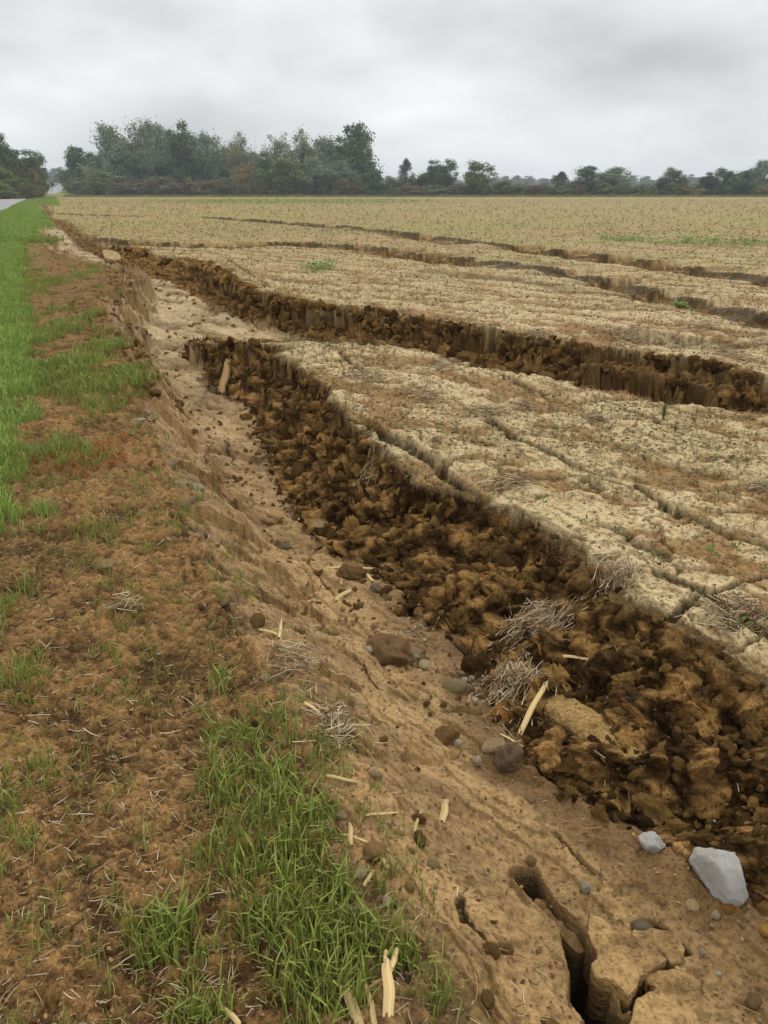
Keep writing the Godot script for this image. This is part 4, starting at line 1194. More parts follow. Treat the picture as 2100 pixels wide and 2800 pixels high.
func build_straw() -> void:
	for h in HEAPS:
		var mb := MB.new()
		var x0: float = h[1]
		var d0: float = h[2]
		var rx: float = h[3]
		var rd: float = h[4]
		var n: int = int(h[5] * 1.7)
		var y0 := gh(x0, d0)
		var far := clampf(d0 / 4.0, 1.0, 2.5)
		for k in n:
			var px := rng.randfn() * rx * 0.55
			var pd := rng.randfn() * rd * 0.55
			var gy := gh(x0 + px, d0 + pd)
			var lift := rng.randf() * 0.08 * exp(-(px * px / rx / rx + pd * pd / rd / rd))
			var an: float = h[6] + rng.randfn() * 0.5
			var L := rng.randf_range(0.025, 0.075) * (1.0 + 0.3 * far)
			var dir := Vector3(cos(an), rng.randfn() * 0.22, -sin(an)).normalized() * L
			var c := Vector3(px, gy - y0 + 0.006 + lift, -pd)
			# lie along the slope
			var e1 := c + dir
			var g1 := gh(x0 + e1.x, d0 - e1.z) - y0
			dir.y = clampf((g1 - (gy - y0)) * 0.9, -0.05, 0.05) + rng.randfn() * 0.010
			stalk(mb, c - dir * 0.5, c + dir * 0.5, rng.randf_range(0.0011, 0.0021) * (0.6 + 0.4 * far), straw_col())
		thing("straw_heap", mb.mesh(mats.straw), Transform3D(Basis(), Vector3(x0, y0, -d0)), h[0], "straw heap")
	var fork_root: MeshInstance3D
	for h in HUSKS:
		var a := Vector3(h[1], gh(h[1], h[2]) + 0.008, -h[2])
		var b := Vector3(h[3], gh(h[3], h[4]) + 0.010, -h[4])
		if h[0].begins_with("pale husk strip leaning") or h[0].begins_with("weathered"):
			b.y += 0.02
		var up_fork: bool = h[0].contains("fork")
		if up_fork:
			a.y += 0.02
			b.y += 0.05
		var hm := husk(b - a, h[5] * 0.5, rng.randi())
		if h[0].begins_with("weathered"):
			hm.surface_set_material(0, mats.wood)
		if h[0].contains("fork tip"):
			part("fork", hm, fork_root).position = a - fork_root.position
			continue
		var ho := thing("maize_husk", hm, Transform3D(Basis(), a), h[0], "maize husk")
		if up_fork:
			fork_root = ho
	# loose straw
	var sm := []
	for k in 6:
		var mb := MB.new()
		var bend := rng.randf_range(-0.05, 0.05)
		var c := Color(1, 1, 1)
		mb.tube(Vector3(-0.5, 0, 0), Vector3(0, 0, bend), 0.02, 0.019, 5, c)
		mb.tube(Vector3(0, 0, bend), Vector3(0.5, 0.02, bend * rng.randf_range(-0.5, 0.8)), 0.019, 0.013, 5, c)
		sm.append(mb)
	var lit := []
	for k in 22000:
		var d := exp(rng.randf_range(log(1.1), log(12.0)))
		var x := rng.randf_range(-0.62, 0.66) * (d + 0.7)
		var R := rowq(d)
		var z := zone(x, d, R)
		var g := nb.get_noise_2d(x * 1.1 + 50.0, d * 1.1)
		var p := 0.0
		var where := ""
		if z == 0:
			p = 0.5 + g * 0.8 if d < 4.5 else 0.25
			where = "verge"
		elif z == 1:
			var t := (x - R[0]) / maxf(R[1] - R[0], 0.1)
			p = 0.45 * (1.0 - smoothstep(0.0, 0.9, t)) + 0.035
			where = "gully"
		elif z == 2:
			p = 0.10
			where = "bank"
		else:
			p = clampf(0.12 + 0.8 * g, 0.02, 0.7)
			where = "field"
		if rng.randf() < p:
			lit.append([x, d, rng.randf_range(0.010, 0.036) * (1.0 + 1.2 * pow(rng.randf(), 4.0)) * (1.0 if d < 5.0 else 1.3), where])
	lit.sort_custom(func(a, b): return a[2] / (a[1] + 0.8) > b[2] / (b[1] + 0.8))
	var rest := []
	var tint := PackedColorArray()
	var lab := {"verge": "bent piece of dry straw lying on the brown verge", "gully": "piece of dry straw on the silt of the gully", "bank": "piece of straw stuck in the dark crumbled bank", "field": "piece of straw lying on the field crust"}
	var singles := []
	for k in 18:
		var mb: MB = sm[k % 6]
		var c := straw_col()
		var m2 := MB.new()
		m2.v = mb.v; m2.n = mb.n; m2.i = mb.i
		m2.c = mb.c.duplicate()
		m2.c.fill(c)
		singles.append(m2.mesh(mats.straw))
		singles[k].set_meta("tone", "pale" if c.g > 0.42 else "brown" if c.g < 0.2 else "tan")
	var bases := []
	for mb in sm:
		bases.append(mb.mesh(mats.straw))
	for k in lit.size():
		var p: Array = lit[k]
		var an := rng.randf() * TAU
		var L: float = p[2]
		var y := gh(p[0], p[1])
		var dx := cos(an) * L * 0.5
		var dd := sin(an) * L * 0.5
		var ya := gh(p[0] - dx, p[1] - dd)
		var yb := gh(p[0] + dx, p[1] + dd)
		var ax := Vector3(2.0 * dx, clampf(yb - ya, -0.6 * L, 0.6 * L) + rng.randfn() * 0.15 * L, -2.0 * dd).normalized()
		var thick := rng.randf_range(0.9, 1.7) * (0.045 / L) * (1.0 if p[1] < 5.0 else 1.5)
		thick = clampf(thick, 0.5, 2.2)
		var side := ax.cross(Vector3.UP).normalized()
		var b := Basis(ax * L, side.cross(ax) * L * thick, side * L * thick)
		var t := Transform3D(b, Vector3(p[0], maxf(y, (ya + yb) * 0.5) + 0.002 + rng.randf() * 0.006, -p[1]))
		if k < 300:
			var si := rng.randi() % 18
			thing("straw_piece", singles[si], t, ("long " if L > 0.06 else "short ") + singles[si].get_meta("tone") + " straw " + spot_words(p[0], p[1], ["verge", "gully", "bank", "field"].find(p[3])), "straw", "loose straw on the " + p[3])
		else:
			rest.append(t)
			tint.append(straw_col())
	scatter("straw_litter", bases, rest, tint, "small bits of straw and stubble littering the soil")
	# dark flakes of rotted leaf and bark
	var fm := []
	for k in 3:
		var mb := MB.new()
		var a := Vector3(-0.5, 0, -0.12)
		var b := Vector3(0.1, 0.12, -0.28)
		var c := Vector3(0.5, 0.02, 0.05)
		var e := Vector3(-0.1, 0.08 * k, 0.25)
		mb.tri(a, b, e, Color.WHITE)
		mb.tri(b, c, e, Color.WHITE)
		fm.append(mb.mesh(mats.straw))
	rest = []
	tint = PackedColorArray()
	for k in 70000:
		var d := exp(rng.randf_range(log(1.1), log(45.0)))
		var x := rng.randf_range(-0.62, 0.66) * (d + 0.7)
		var R := rowq(d)
		var z := zone(x, d, R)
		var g := nb.get_noise_2d((x - d) * 0.8 + 90.0, (x + d) * 2.0)
		var p := 0.0
		if z == 0:
			p = 0.75
		elif z == 1:
			p = 0.22
		elif z == 3:
			p = clampf(0.40 + 1.3 * g, 0.06, 0.95)
		if rng.randf() > p:
			continue
		var s := rng.randf_range(0.004, 0.016) * (1.0 + d * 0.17)
		var b := Basis(Vector3.UP, rng.randf() * TAU) * Basis(Vector3.RIGHT, rng.randfn() * clampf(0.4 + d * 0.05, 0.4, 1.0)) * Basis.from_scale(Vector3(s, s * 0.7, s))
		rest.append(Transform3D(b, Vector3(x, gh(x, d) + 0.002 + s * 0.1, -d)))
		var c := Color8(84, 60, 36).srgb_to_linear().lerp(Color8(150, 116, 72).srgb_to_linear(), pow(rng.randf(), 2.0 if z == 3 else 1.3))
		tint.append(c * rng.randf_range(0.5, 1.2))
	for k in 60000:
		var d := exp(rng.randf_range(log(5.0), log(38.0)))
		var x := rng.randf_range(-0.45, 0.66) * (d + 0.7)
		if zone(x, d, rowq(d)) != 3:
			continue
		var g := nb.get_noise_2d((x - d) * 0.5 + 90.0, (x + d) * 1.4)
		if rng.randf() > clampf(0.5 + 1.2 * g, 0.1, 1.0):
			continue
		var s := rng.randf_range(0.012, 0.03) * (1.0 + d * 0.05)
		var b := Basis(Vector3.UP, rng.randf() * TAU) * Basis(Vector3.RIGHT, rng.randfn() * 0.9) * Basis.from_scale(Vector3(s, s, s * 0.8))
		rest.append(Transform3D(b, Vector3(x, gh(x, d) + s * 0.2, -d)))
		tint.append(Color8(96, 78, 44).srgb_to_linear().lerp(Color8(140, 120, 66).srgb_to_linear(), rng.randf()) * rng.randf_range(0.5, 1.1))
	scatter("leaf_litter", fm, rest, tint, "dark flakes of rotted leaf and bark on the soil")


func husk(v: Vector3, w: float, sd: int) -> ArrayMesh:
	var r := RandomNumberGenerator.new()
	r.seed = sd
	var mb := MB.new()
	var side := v.cross(Vector3.UP).normalized()
	var base := Color8(212, 184, 126).srgb_to_linear() * r.randf_range(0.6, 0.95)
	var n := 10
	var strips := 4
	# ribbed strip, curled across, frayed at both ends
	for s in strips:
		var s0 := -1.0 + 2.0 * s / strips
		var s1 := -1.0 + 2.0 * (s + 1) / strips
		var f0 := r.randf_range(-0.06, 0.04)
		var f1 := 1.0 + r.randf_range(-0.10, 0.05)
		var c := base * r.randf_range(0.82, 1.08)
		for k in n:
			var t0 := lerpf(f0, f1, float(k) / n)
			var t1 := lerpf(f0, f1, float(k + 1) / n)
			var q := []
			for e in [[t0, s0], [t1, s0], [t1, s1], [t0, s1]]:
				var wob := w * 0.18 * sin(e[0] * 7.0 + sd % 7)
				q.append(v * e[0] + side * (e[1] * w * (1.0 - 0.25 * absf(e[0] - 0.4)) + wob) + Vector3.UP * (w * 0.45 * (1.0 - e[1] * e[1]) + w * 0.3 * sin(e[0] * 5.0)))
			var brown := 1.0 - 0.35 * smoothstep(0.8, 1.0, t1) * r.randf()
			mb.quad(q[0], q[3], q[2], q[1], c * brown)
			for e in 4:
				q[e] -= Vector3.UP * w * 0.22
			mb.quad(q[0], q[1], q[2], q[3], c * brown * 0.9)
			if s == 0:
				mb.quad(q[0] + Vector3.UP * w * 0.22, q[1] + Vector3.UP * w * 0.22, q[1], q[0], c)
			if s == strips - 1:
				mb.quad(q[3], q[2], q[2] + Vector3.UP * w * 0.22, q[3] + Vector3.UP * w * 0.22, c)
	return mb.mesh(mats.straw)


func tuft(sd: int, n: int, spread: float, hmin: float, hmax: float, wid: float) -> ArrayMesh:
	var r := RandomNumberGenerator.new()
	r.seed = sd
	var mb := MB.new()
	for k in n:
		var a := r.randf() * TAU
		var q := sqrt(r.randf()) * spread
		var p := Vector3(cos(a) * q, -0.005, sin(a) * q)
		var h := r.randf_range(hmin, hmax)
		var la := r.randf() * TAU
		var lean := Vector3(cos(la), 0, sin(la)) * h * absf(r.randfn()) * 0.42
		var sd2 := Vector3(-sin(la + r.randfn() * 0.8), 0, cos(la + r.randfn() * 0.8)).normalized() * wid * r.randf_range(0.6, 1.2)
		var g := r.randf()
		var c := Color(0.7, 0.8, 0.7).lerp(Color(1.35, 1.25, 1.1), g)
		if r.randf() < 0.2:
			c = Color(2.1, 1.3, 1.6) * r.randf_range(0.6, 1.1)
		var m := p + Vector3.UP * h * 0.55 + lean * 0.3
		var t := p + Vector3.UP * h * (0.95 - 0.3 * lean.length() / h) + lean
		mb.quad(p - sd2, m - sd2 * 0.75, m + sd2 * 0.75, p + sd2, c)
		mb.tri(m - sd2 * 0.75, t, m + sd2 * 0.75, c)
	return mb.mesh(mats.grass)


func spot(list: Array, x: float, d: float) -> float:
	var best := 0.0
	for s in list:
		var dx: float = (x - s[0]) / s[2]
		var dd: float = (d - s[1]) / s[3]
		var q := dx * dx + dd * dd
		if q < 1.6:
			best = maxf(best, s[4] * (1.0 - smoothstep(0.5, 1.6, q)))
	return best


func build_grass() -> void:
	var t1 := [tuft(1, 9, 0.025, 0.04, 0.10, 0.0025), tuft(2, 6, 0.03, 0.03, 0.08, 0.0022), tuft(3, 11, 0.03, 0.045, 0.12, 0.0027), tuft(4, 5, 0.04, 0.025, 0.08, 0.002)]
	var t2 := [tuft(11, 42, 0.12, 0.05, 0.12, 0.004), tuft(12, 36, 0.13, 0.04, 0.11, 0.004)]
	var t3 := [tuft(21, 70, 0.6, 0.08, 0.20, 0.02), tuft(22, 60, 0.7, 0.06, 0.18, 0.02)]
	var wn := []
	var tn := PackedColorArray()
	var wm := []
	var tm := PackedColorArray()
	var wf := []
	var tf := PackedColorArray()
	for k in 120000:
		var d := exp(rng.randf_range(log(1.05), log(70.0)))
		var R := rowq(d)
		var x: float
		if rng.randf() < 0.35 and d > 3.5:
			x = R[8] + 0.4 - pow(rng.randf(), 1.3) * minf(0.2 * d + 1.0, 9.0)
		else:
			x = lerpf(-0.62 * (d + 0.8), R[0] + 0.25, rng.randf())
		if x < -0.8 * d - 2.0 or x > R[0] + 0.25:
			continue
		var rc := tab(ROAD_LINE, d)
		if d > 18.0 and x < rc + 3.2 and x > rc - 3.0:
			continue
		var e := nb.get_noise_2d(x * 2.2, d * 2.2)
		var p := spot(GRASS_SPOTS, x, d) * (1.0 + 0.9 * e)
		var strip := smoothstep(0.12, -0.15, x - R[8] + 0.25 * e) if d > 3.7 else 0.0
		p = maxf(p, strip)
		p = maxf(p, 0.08 + 0.14 * smoothstep(0.0, 0.4, e))
		if d > 9.0:
			p = maxf(p, 0.45 * smoothstep(-0.05, 0.3, e) * smoothstep(R[0] - 0.1, R[0] - 1.0, x))
		if rng.randf() > p * (0.16 if d < 4.0 else 0.5 if strip > 0.3 else 0.26):
			continue
		var s := rng.randf_range(0.65, 1.2) * (0.75 + 0.35 * p)
		if strip > 0.5:
			s *= 1.05
		var lush := strip * 0.8 + 0.2 * p
		var c := Color8(136, 138, 66).srgb_to_linear().lerp(Color8(146, 168, 80).srgb_to_linear(), clampf(lush + rng.randfn() * 0.2, 0.0, 1.0))
		c = c.lerp(Color8(84, 104, 50).srgb_to_linear(), rng.randf() * 0.4)
		var b := Basis(Vector3.UP, rng.randf() * TAU) * Basis.from_scale(Vector3(s, s * rng.randf_range(0.8, 1.15), s))
		var t := Transform3D(b, Vector3(x, gh(x, d), -d))
		if d < 6.5:
			wn.append(t); tn.append(c)
		elif d < 28.0:
			if rng.randf() < 0.55:
				wm.append(t); tm.append(c)
		else:
			wf.append(t); tf.append(c)
	# verge beside the road, far
	for k in 6000:
		var d := rng.randf_range(40.0, 230.0)
		var x := lerpf(tab(ROAD_LINE, d) + 3.2, tab(L0, minf(d, 96.0)) if d < 96.0 else -0.385 * d, rng.randf())
		wf.append(Transform3D(Basis(Vector3.UP, rng.randf() * TAU), Vector3(x, gh(x, d), -d)))
		tf.append(Color8(140, 160, 80).srgb_to_linear() * rng.randf_range(0.7, 1.2))
	scatter("verge_grass", t1, wn, tn, "green grass blades growing on the near verge")
	scatter("strip_grass", t2, wm, tm, "bright green grass strip along the verge")
	scatter("roadside_grass", t3, wf, tf, "green grass beside the distant road")
	# dry grass line before the wood
	wf = []
	tf = PackedColorArray()
	for k in 5000:
		var d := rng.randf_range(219.0, 226.0)
		var x := rng.randf_range(-0.37, 0.58) * d
		wf.append(Transform3D(Basis(Vector3.UP, rng.randf() * TAU).scaled(Vector3(1.3, rng.randf_range(2.0, 4.0), 1.3)), Vector3(x, hill(x, d), -d)))
		tf.append(Color8(150, 148, 84).srgb_to_linear().lerp(Color8(90, 110, 50).srgb_to_linear(), rng.randf()))
	scatter("field_margin_grass", t3, wf, tf, "long pale grass on the margin between field and wood")


func leaf(mb: MB, p: Vector3, v: Vector3, w: float, c: Color) -> void:
	var s := v.cross(Vector3.UP).normalized() * w
	var m := p + v * 0.5 + Vector3.UP * 0.1 * v.length()
	var e := p + v
	mb.quad(p, m - s, e, m + s, c)


func seedling(sd: int, n: int, tone: Color) -> Array:
	var r := RandomNumberGenerator.new()
	r.seed = sd
	var st := MB.new()
	var top := Vector3(r.randfn() * 0.08, 0.75, r.randfn() * 0.08)
	st.tube(Vector3(0, -0.05, 0), top, 0.022, 0.012, 4, Color8(120, 100, 60).srgb_to_linear())
	var leaves := []
	for k in n:
		var lf := MB.new()
		var a := TAU * k / n + r.randfn() * 0.4
		var p := top * lerpf(0.5, 1.0, float(k) / n)
		var v := Vector3(cos(a), r.randf_range(0.1, 0.7), sin(a)) * r.randf_range(0.35, 0.6)
		leaf(lf, p, v, 0.10, tone * r.randf_range(0.7, 1.3))
		leaves.append(lf)
	return [st, leaves]


func build_plants() -> void:
	for k in PLANTS.size():
		var p: Array = PLANTS[k]
		var o := Node3D.new()
		o.name = numbered("grass_tuft" if p[4] == "tuft" else "seedling")
		add_child(o, true)
		o.position = Vector3(p[1], gh(p[1], p[2]), -p[2])
		tag(o, p[0], "grass tuft" if p[4] == "tuft" else "seedling")
		var H: float = p[3] * 1.15
		if p[4] == "tuft":
			for q in 16:
				var mb := MB.new()
				var a := rng.randf() * TAU
				var h := H * rng.randf_range(0.5, 1.0)
				var lean := Vector3(cos(a), 0, sin(a)) * h * rng.randf() * 0.7
				var sd := Vector3(-sin(a), 0, cos(a)) * 0.004
				var c := Color8(74, 96, 34).srgb_to_linear() * rng.randf_range(0.7, 1.2)
				var m := Vector3.UP * h * 0.6 + lean * 0.35
				mb.quad(-sd, m - sd, m + sd, sd, c)
				mb.tri(m - sd, Vector3.UP * h + lean, m + sd, c)
				part("blade", mb.mesh(mats.grass), o)
		else:
			var s := seedling(70 + k, 5 + k % 3, Color8(78, 100, 36).srgb_to_linear())
			o.scale = Vector3.ONE * H
			part("stem", s[0].mesh(mats.grass), o)
			for lf in s[1]:
				part("leaf", lf.mesh(mats.grass), o)
	var sm := []
	for k in 6:
		var s := seedling(30 + k, 3 + k % 4, Color(1, 1, 1))
		var mb: MB = s[0]
		mb.c.fill(Color(1.1, 0.9, 0.8))
		for lf in s[1]:
			var off := mb.v.size()
			mb.v.append_array(lf.v); mb.n.append_array(lf.n); mb.c.append_array(lf.c)
			for q in lf.i:
				mb.i.append(q + off)
		sm.append(mb)
	var multi := []
	for mb in sm:
		multi.append(mb.mesh(mats.grass))
	var all := []
	for k in 80000:
		var d := exp(rng.randf_range(log(2.6), log(170.0)))
		var x := rng.randf_range(-0.42, 0.66) * (d + 0.5)
		var R := rowq(d)
		if zone(x, d, R) != 3:
			continue
		var g := nb.get_noise_2d(x * 0.4 + 12.0, d * 0.4)
		var gr := spot(FIELD_GREENS, x, d)
		var p := clampf(0.25 + 0.5 * g, 0.05, 0.8)
		if d > 8.0: p = clampf(0.4 + 0.6 * g, 0.1, 1.0)
		if rng.randf() < maxf(p, gr):
			all.append([x, d, rng.randf_range(0.022, 0.06) * (1.0 + clampf((d - 6.0) / 16.0, 0.0, 4.0)) * (1.0 + gr), gr])
	for s in FIELD_GREENS:
		for k in 240:
			var x: float = s[0] + rng.randfn() * s[2] * 0.5
			var d: float = s[1] + rng.randfn() * s[3] * 0.5
			if d > 5.0 and zone(x, d, rowq(d)) == 3:
				all.append([x, d, rng.randf_range(0.03, 0.055) * (1.0 + d * 0.05), 1.0])
	all.sort_custom(func(a, b): return a[2] / (a[1] + 0.8) > b[2] / (b[1] + 0.8) if (a[1] < 9.0) == (b[1] < 9.0) else a[1] < 9.0)
	var where := []
	var tint := PackedColorArray()
	var single := []
	for q in 12:
		var m2 := MB.new()
		var mb: MB = sm[q % 6]
		m2.v = mb.v; m2.n = mb.n; m2.i = mb.i
		m2.c = mb.c.duplicate()
		var c := Color8(96, 96, 44).srgb_to_linear().lerp(Color8(72, 62, 34).srgb_to_linear(), rng.randf())
		for w in m2.c.size():
			m2.c[w] = m2.c[w] * c
		single.append(m2.mesh(mats.grass))
	for k in all.size():
		var p: Array = all[k]
		var s: float = p[2]
		var t := Transform3D(Basis(Vector3.UP, rng.randf() * TAU) * Basis.from_scale(Vector3(s, s * rng.randf_range(0.7, 1.1), s)), Vector3(p[0], gh(p[0], p[1]), -p[1]))
		if k < 300:
			var near: bool = zone(p[0], p[1], rowq(p[1])) == 3 and p[0] < tab(N0, p[1])
			thing("seedling", single[rng.randi() % 12], t, ("tiny" if s < 0.035 else "small" if s < 0.048 else "taller") + " olive seedling " + spot_words(p[0], p[1], 3), "seedling", "seedlings of the near field" if near else "seedlings beyond the far trench")
		else:
			where.append(t)
			var c := Color8(104, 106, 46).srgb_to_linear().lerp(Color8(128, 122, 58).srgb_to_linear(), clampf((p[1] - 8.0) / 25.0, 0.0, 1.0)).lerp(Color8(72, 56, 32).srgb_to_linear(), pow(rng.randf(), 1.5))
			if p[3] > 0.3:
				c = Color8(136, 156, 76).srgb_to_linear() * rng.randf_range(0.8, 1.2)
			tint.append(c)
	scatter("seedling_cover", multi, where, tint, "thin cover of sprouting seedlings over the field")


func tree_meshes(kind: String, sd: int) -> Array:
	# nominal: height 1, width 1
	var r := RandomNumberGenerator.new()
	r.seed = sd
	var tr := MB.new()
	var cr := MB.new()
	var bark := Color8(92, 84, 72).srgb_to_linear()
	var pal: Array = {
		"round": [Color8(74, 90, 58), Color8(98, 112, 70)], "willow": [Color8(104, 120, 94), Color8(132, 144, 116)], "sparse": [Color8(112, 120, 88), Color8(138, 136, 100)],
		"cone": [Color8(60, 72, 48), Color8(80, 92, 62)], "bush": [Color8(94, 106, 68), Color8(122, 130, 86)], "redbush": [Color8(110, 88, 68), Color8(120, 102, 72)],
		"yellow": [Color8(126, 116, 62), Color8(150, 128, 70)], "olive": [Color8(90, 100, 54), Color8(116, 120, 64)], "bare": [Color8(90, 84, 70), Color8(100, 92, 76)]}[kind]
	var ca: Color = pal[0].srgb_to_linear()
	var cb: Color = pal[1].srgb_to_linear()
	var low := {"round": 0.10, "willow": 0.02, "sparse": 0.05, "cone": 0.06, "bush": 0.0, "redbush": 0.0, "yellow": 0.02, "olive": 0.04, "bare": 0.4}[kind] as float
	var ncl := {"round": 70, "willow": 120, "sparse": 84, "cone": 60, "bush": 50, "redbush": 54, "yellow": 54, "olive": 70, "bare": 10}[kind] as int
	var per := {"round": 150, "willow": 90, "sparse": 60, "cone": 90, "bush": 100, "redbush": 90, "yellow": 90, "olive": 120, "bare": 5}[kind] as int
	tr.tube(Vector3(0, -0.02, 0), Vector3(r.randfn() * 0.01, 0.35, 0), 0.028, 0.02, 6, bark, false)
	tr.tube(Vector3(0, 0.33, 0), Vector3(r.randfn() * 0.04, 0.72, r.randfn() * 0.04), 0.02, 0.008, 5, bark, false)
	var lobes := []
	var tall := kind == "willow" or kind == "sparse" or kind == "bare"
	for k in (9 if tall else 6):
		var a := r.randf() * TAU
		var q := sqrt(r.randf()) * (0.30 if tall else 0.24)
		var y := r.randf_range(0.25, 0.82) if tall else r.randf_range(0.32, 0.72)
		lobes.append([Vector3(cos(a) * q, y, sin(a) * q), r.randf_range(0.15, 0.24), r.randf_range(0.12, 0.22)])
	lobes[0] = [Vector3(0, 0.80, 0), 0.17, 0.19]
	lobes[1] = [Vector3(0, 0.35, 0), 0.36, 0.28]
	lobes[2] = [Vector3(0, 0.55, 0), 0.36, 0.3]
	if kind != "bare" and kind != "cone":
		lobes[3] = [Vector3(0, 0.2, 0), 0.30, 0.18]
	if low < 0.03 and not tall:
		for lb in lobes:
			lb[0].y *= 0.75
	for k in ncl:
		var c: Vector3
		var rad: float
		if kind == "cone":
			var t := r.randf()
			var q := 0.5 * (1.0 - t * t) * sqrt(r.randf())
			var a := r.randf() * TAU
			c = Vector3(cos(a) * q, lerpf(low + 0.05, 0.95, t), sin(a) * q)
			rad = lerpf(0.13, 0.05, t)
		else:
			var lb: Array = lobes[k % lobes.size()]
			var dir := Vector3(r.randfn(), r.randfn() + 0.15, r.randfn()).normalized() * pow(r.randf(), 0.4)
			c = lb[0] + Vector3(dir.x * lb[1], dir.y * lb[2], dir.z * lb[1])
			c.y = clampf(c.y, low + 0.04, 0.97)
			rad = r.randf_range(0.05, 0.10)
		if k % 4 == 0 or kind == "sparse" or kind == "bare":
			var b0 := Vector3(0, clampf(c.y * 0.45, 0.05, 0.6), 0)
			tr.tube(b0, c, 0.010, 0.003, 4, bark, false)
		var cc := ca.lerp(cb, r.randf())
		if r.randf() < 0.08 and kind != "round":
			cc = cc.lerp(Color8(140, 112, 60).srgb_to_linear(), 0.5)
		for q in per:
			var dir := Vector3(r.randfn(), r.randfn() * 0.8, r.randfn()) * rad * 0.62
			var p := c + dir
			if p.y < 0.005:
				p.y = r.randf() * 0.05
			var n := Vector3(r.randfn(), r.randfn() + 0.4, r.randfn()).normalized()
			var s := n.cross(Vector3(r.randfn(), r.randfn(), r.randfn())).normalized()
			var t := n.cross(s)
			var w := r.randf_range(0.008, 0.016) * (0.9 if kind == "sparse" or kind == "willow" else 1.0)
			var l := w * r.randf_range(1.0, 1.7)
			cr.quad(p - s * w - t * l * 0.3, p + t * l, p + s * w - t * l * 0.3, p - t * l * 0.8, cc * r.randf_range(0.75, 1.25))
	return [tr.mesh(mats.bark), cr.mesh(mats.leaf)]


func build_trees() -> void:
	var variants := {}
	for k in ["round", "willow", "sparse", "cone", "bush", "redbush", "yellow", "olive", "bare"]:
		variants[k] = []
		for q in (3 if k in ["round", "willow", "bush", "sparse"] else 2 if k == "redbush" else 1):
			variants[k].append(tree_meshes(k, 900 + q * 17 + k.length() * 3))
	for k in TREES.size():
		var t: Array = TREES[k]
		var va: Array = variants[t[6]]
		var m: Array = va[k % va.size()]
		var o := Node3D.new()
		o.name = numbered(t[0])
		add_child(o, true)
		var x: float = t[2]
		var d: float = t[3]
		o.position = Vector3(x, hill(x, d) - 0.1, -d)
		o.rotation.y = rng.randf() * TAU
		var w: float = t[5] * 1.38
		o.scale = Vector3(w, t[4] * 1.03, w)
		tag(o, t[1], "tree" if not t[0].contains("bush") else "bush", "")
		part("trunk", m[0], o)
		part("crown", m[1], o)
	# scrub that closes the hedge, and the far wood: read as one mass
	var where := []
	var tint := PackedColorArray()
	for k in 300:
		var d := rng.randf_range(227.0, 258.0)
		var x := lerpf(-0.355, 0.56, rng.randf()) * d
		if absf(x / d + 0.385) < 0.03:
			continue
		var h := rng.randf_range(2.6, 4.6) * (1.4 if x < 0.0 else 1.0)
		var w := rng.randf_range(4.0, 8.5)
		where.append(Transform3D(Basis(Vector3.UP, rng.randf() * TAU).scaled(Vector3(w, h, w)), Vector3(x, hill(x, d) - 0.1, -d)))
		tint.append(Color.WHITE * rng.randf_range(0.75, 1.1))
	var wb := []
	var tb := PackedColorArray()
	for k in 60:
		var d := rng.randf_range(262.0, 290.0)
		var u := rng.randf()
		var x := lerpf(-0.355, -0.02, u) * d
		var h := rng.randf_range(9.0, 14.5)
		wb.append(Transform3D(Basis(Vector3.UP, rng.randf() * TAU).scaled(Vector3(9.0, h, 9.0)), Vector3(x, hill(x, d) - 0.1, -d)))
		tb.append(Color.WHITE * rng.randf_range(0.8, 1.1))
	scatter("wood_interior", [variants.round[0][1], variants.willow[1][1], variants.round[2][1]], wb, tb, "dense inner trees of the wood that read as one mass")
	scatter("hedge_scrub", [variants.bush[0][1], variants.redbush[0][1], variants.bush[1][1]], where, tint, "dense scrub closing the hedge before the wood")
	where = []
	tint = PackedColorArray()
	for k in 330:
		var d := rng.randf_range(760.0, 900.0)
		var x := lerpf(-0.55, 0.62, rng.randf()) * d
		var h := rng.randf_range(9.0, 15.0) + 2.0 * nb.get_noise_2d(x * 0.01, 0.0)
		var w := rng.randf_range(14.0, 26.0)
		where.append(Transform3D(Basis(Vector3.UP, rng.randf() * TAU).scaled(Vector3(w, h, w)), Vector3(x, hill(x, d) - 0.5, -d)))
		tint.append(Color.WHITE)
	scatter("distant_wood", [variants.round[0][1], variants.round[1][1]], where, tint, "hazy distant wood along the horizon")


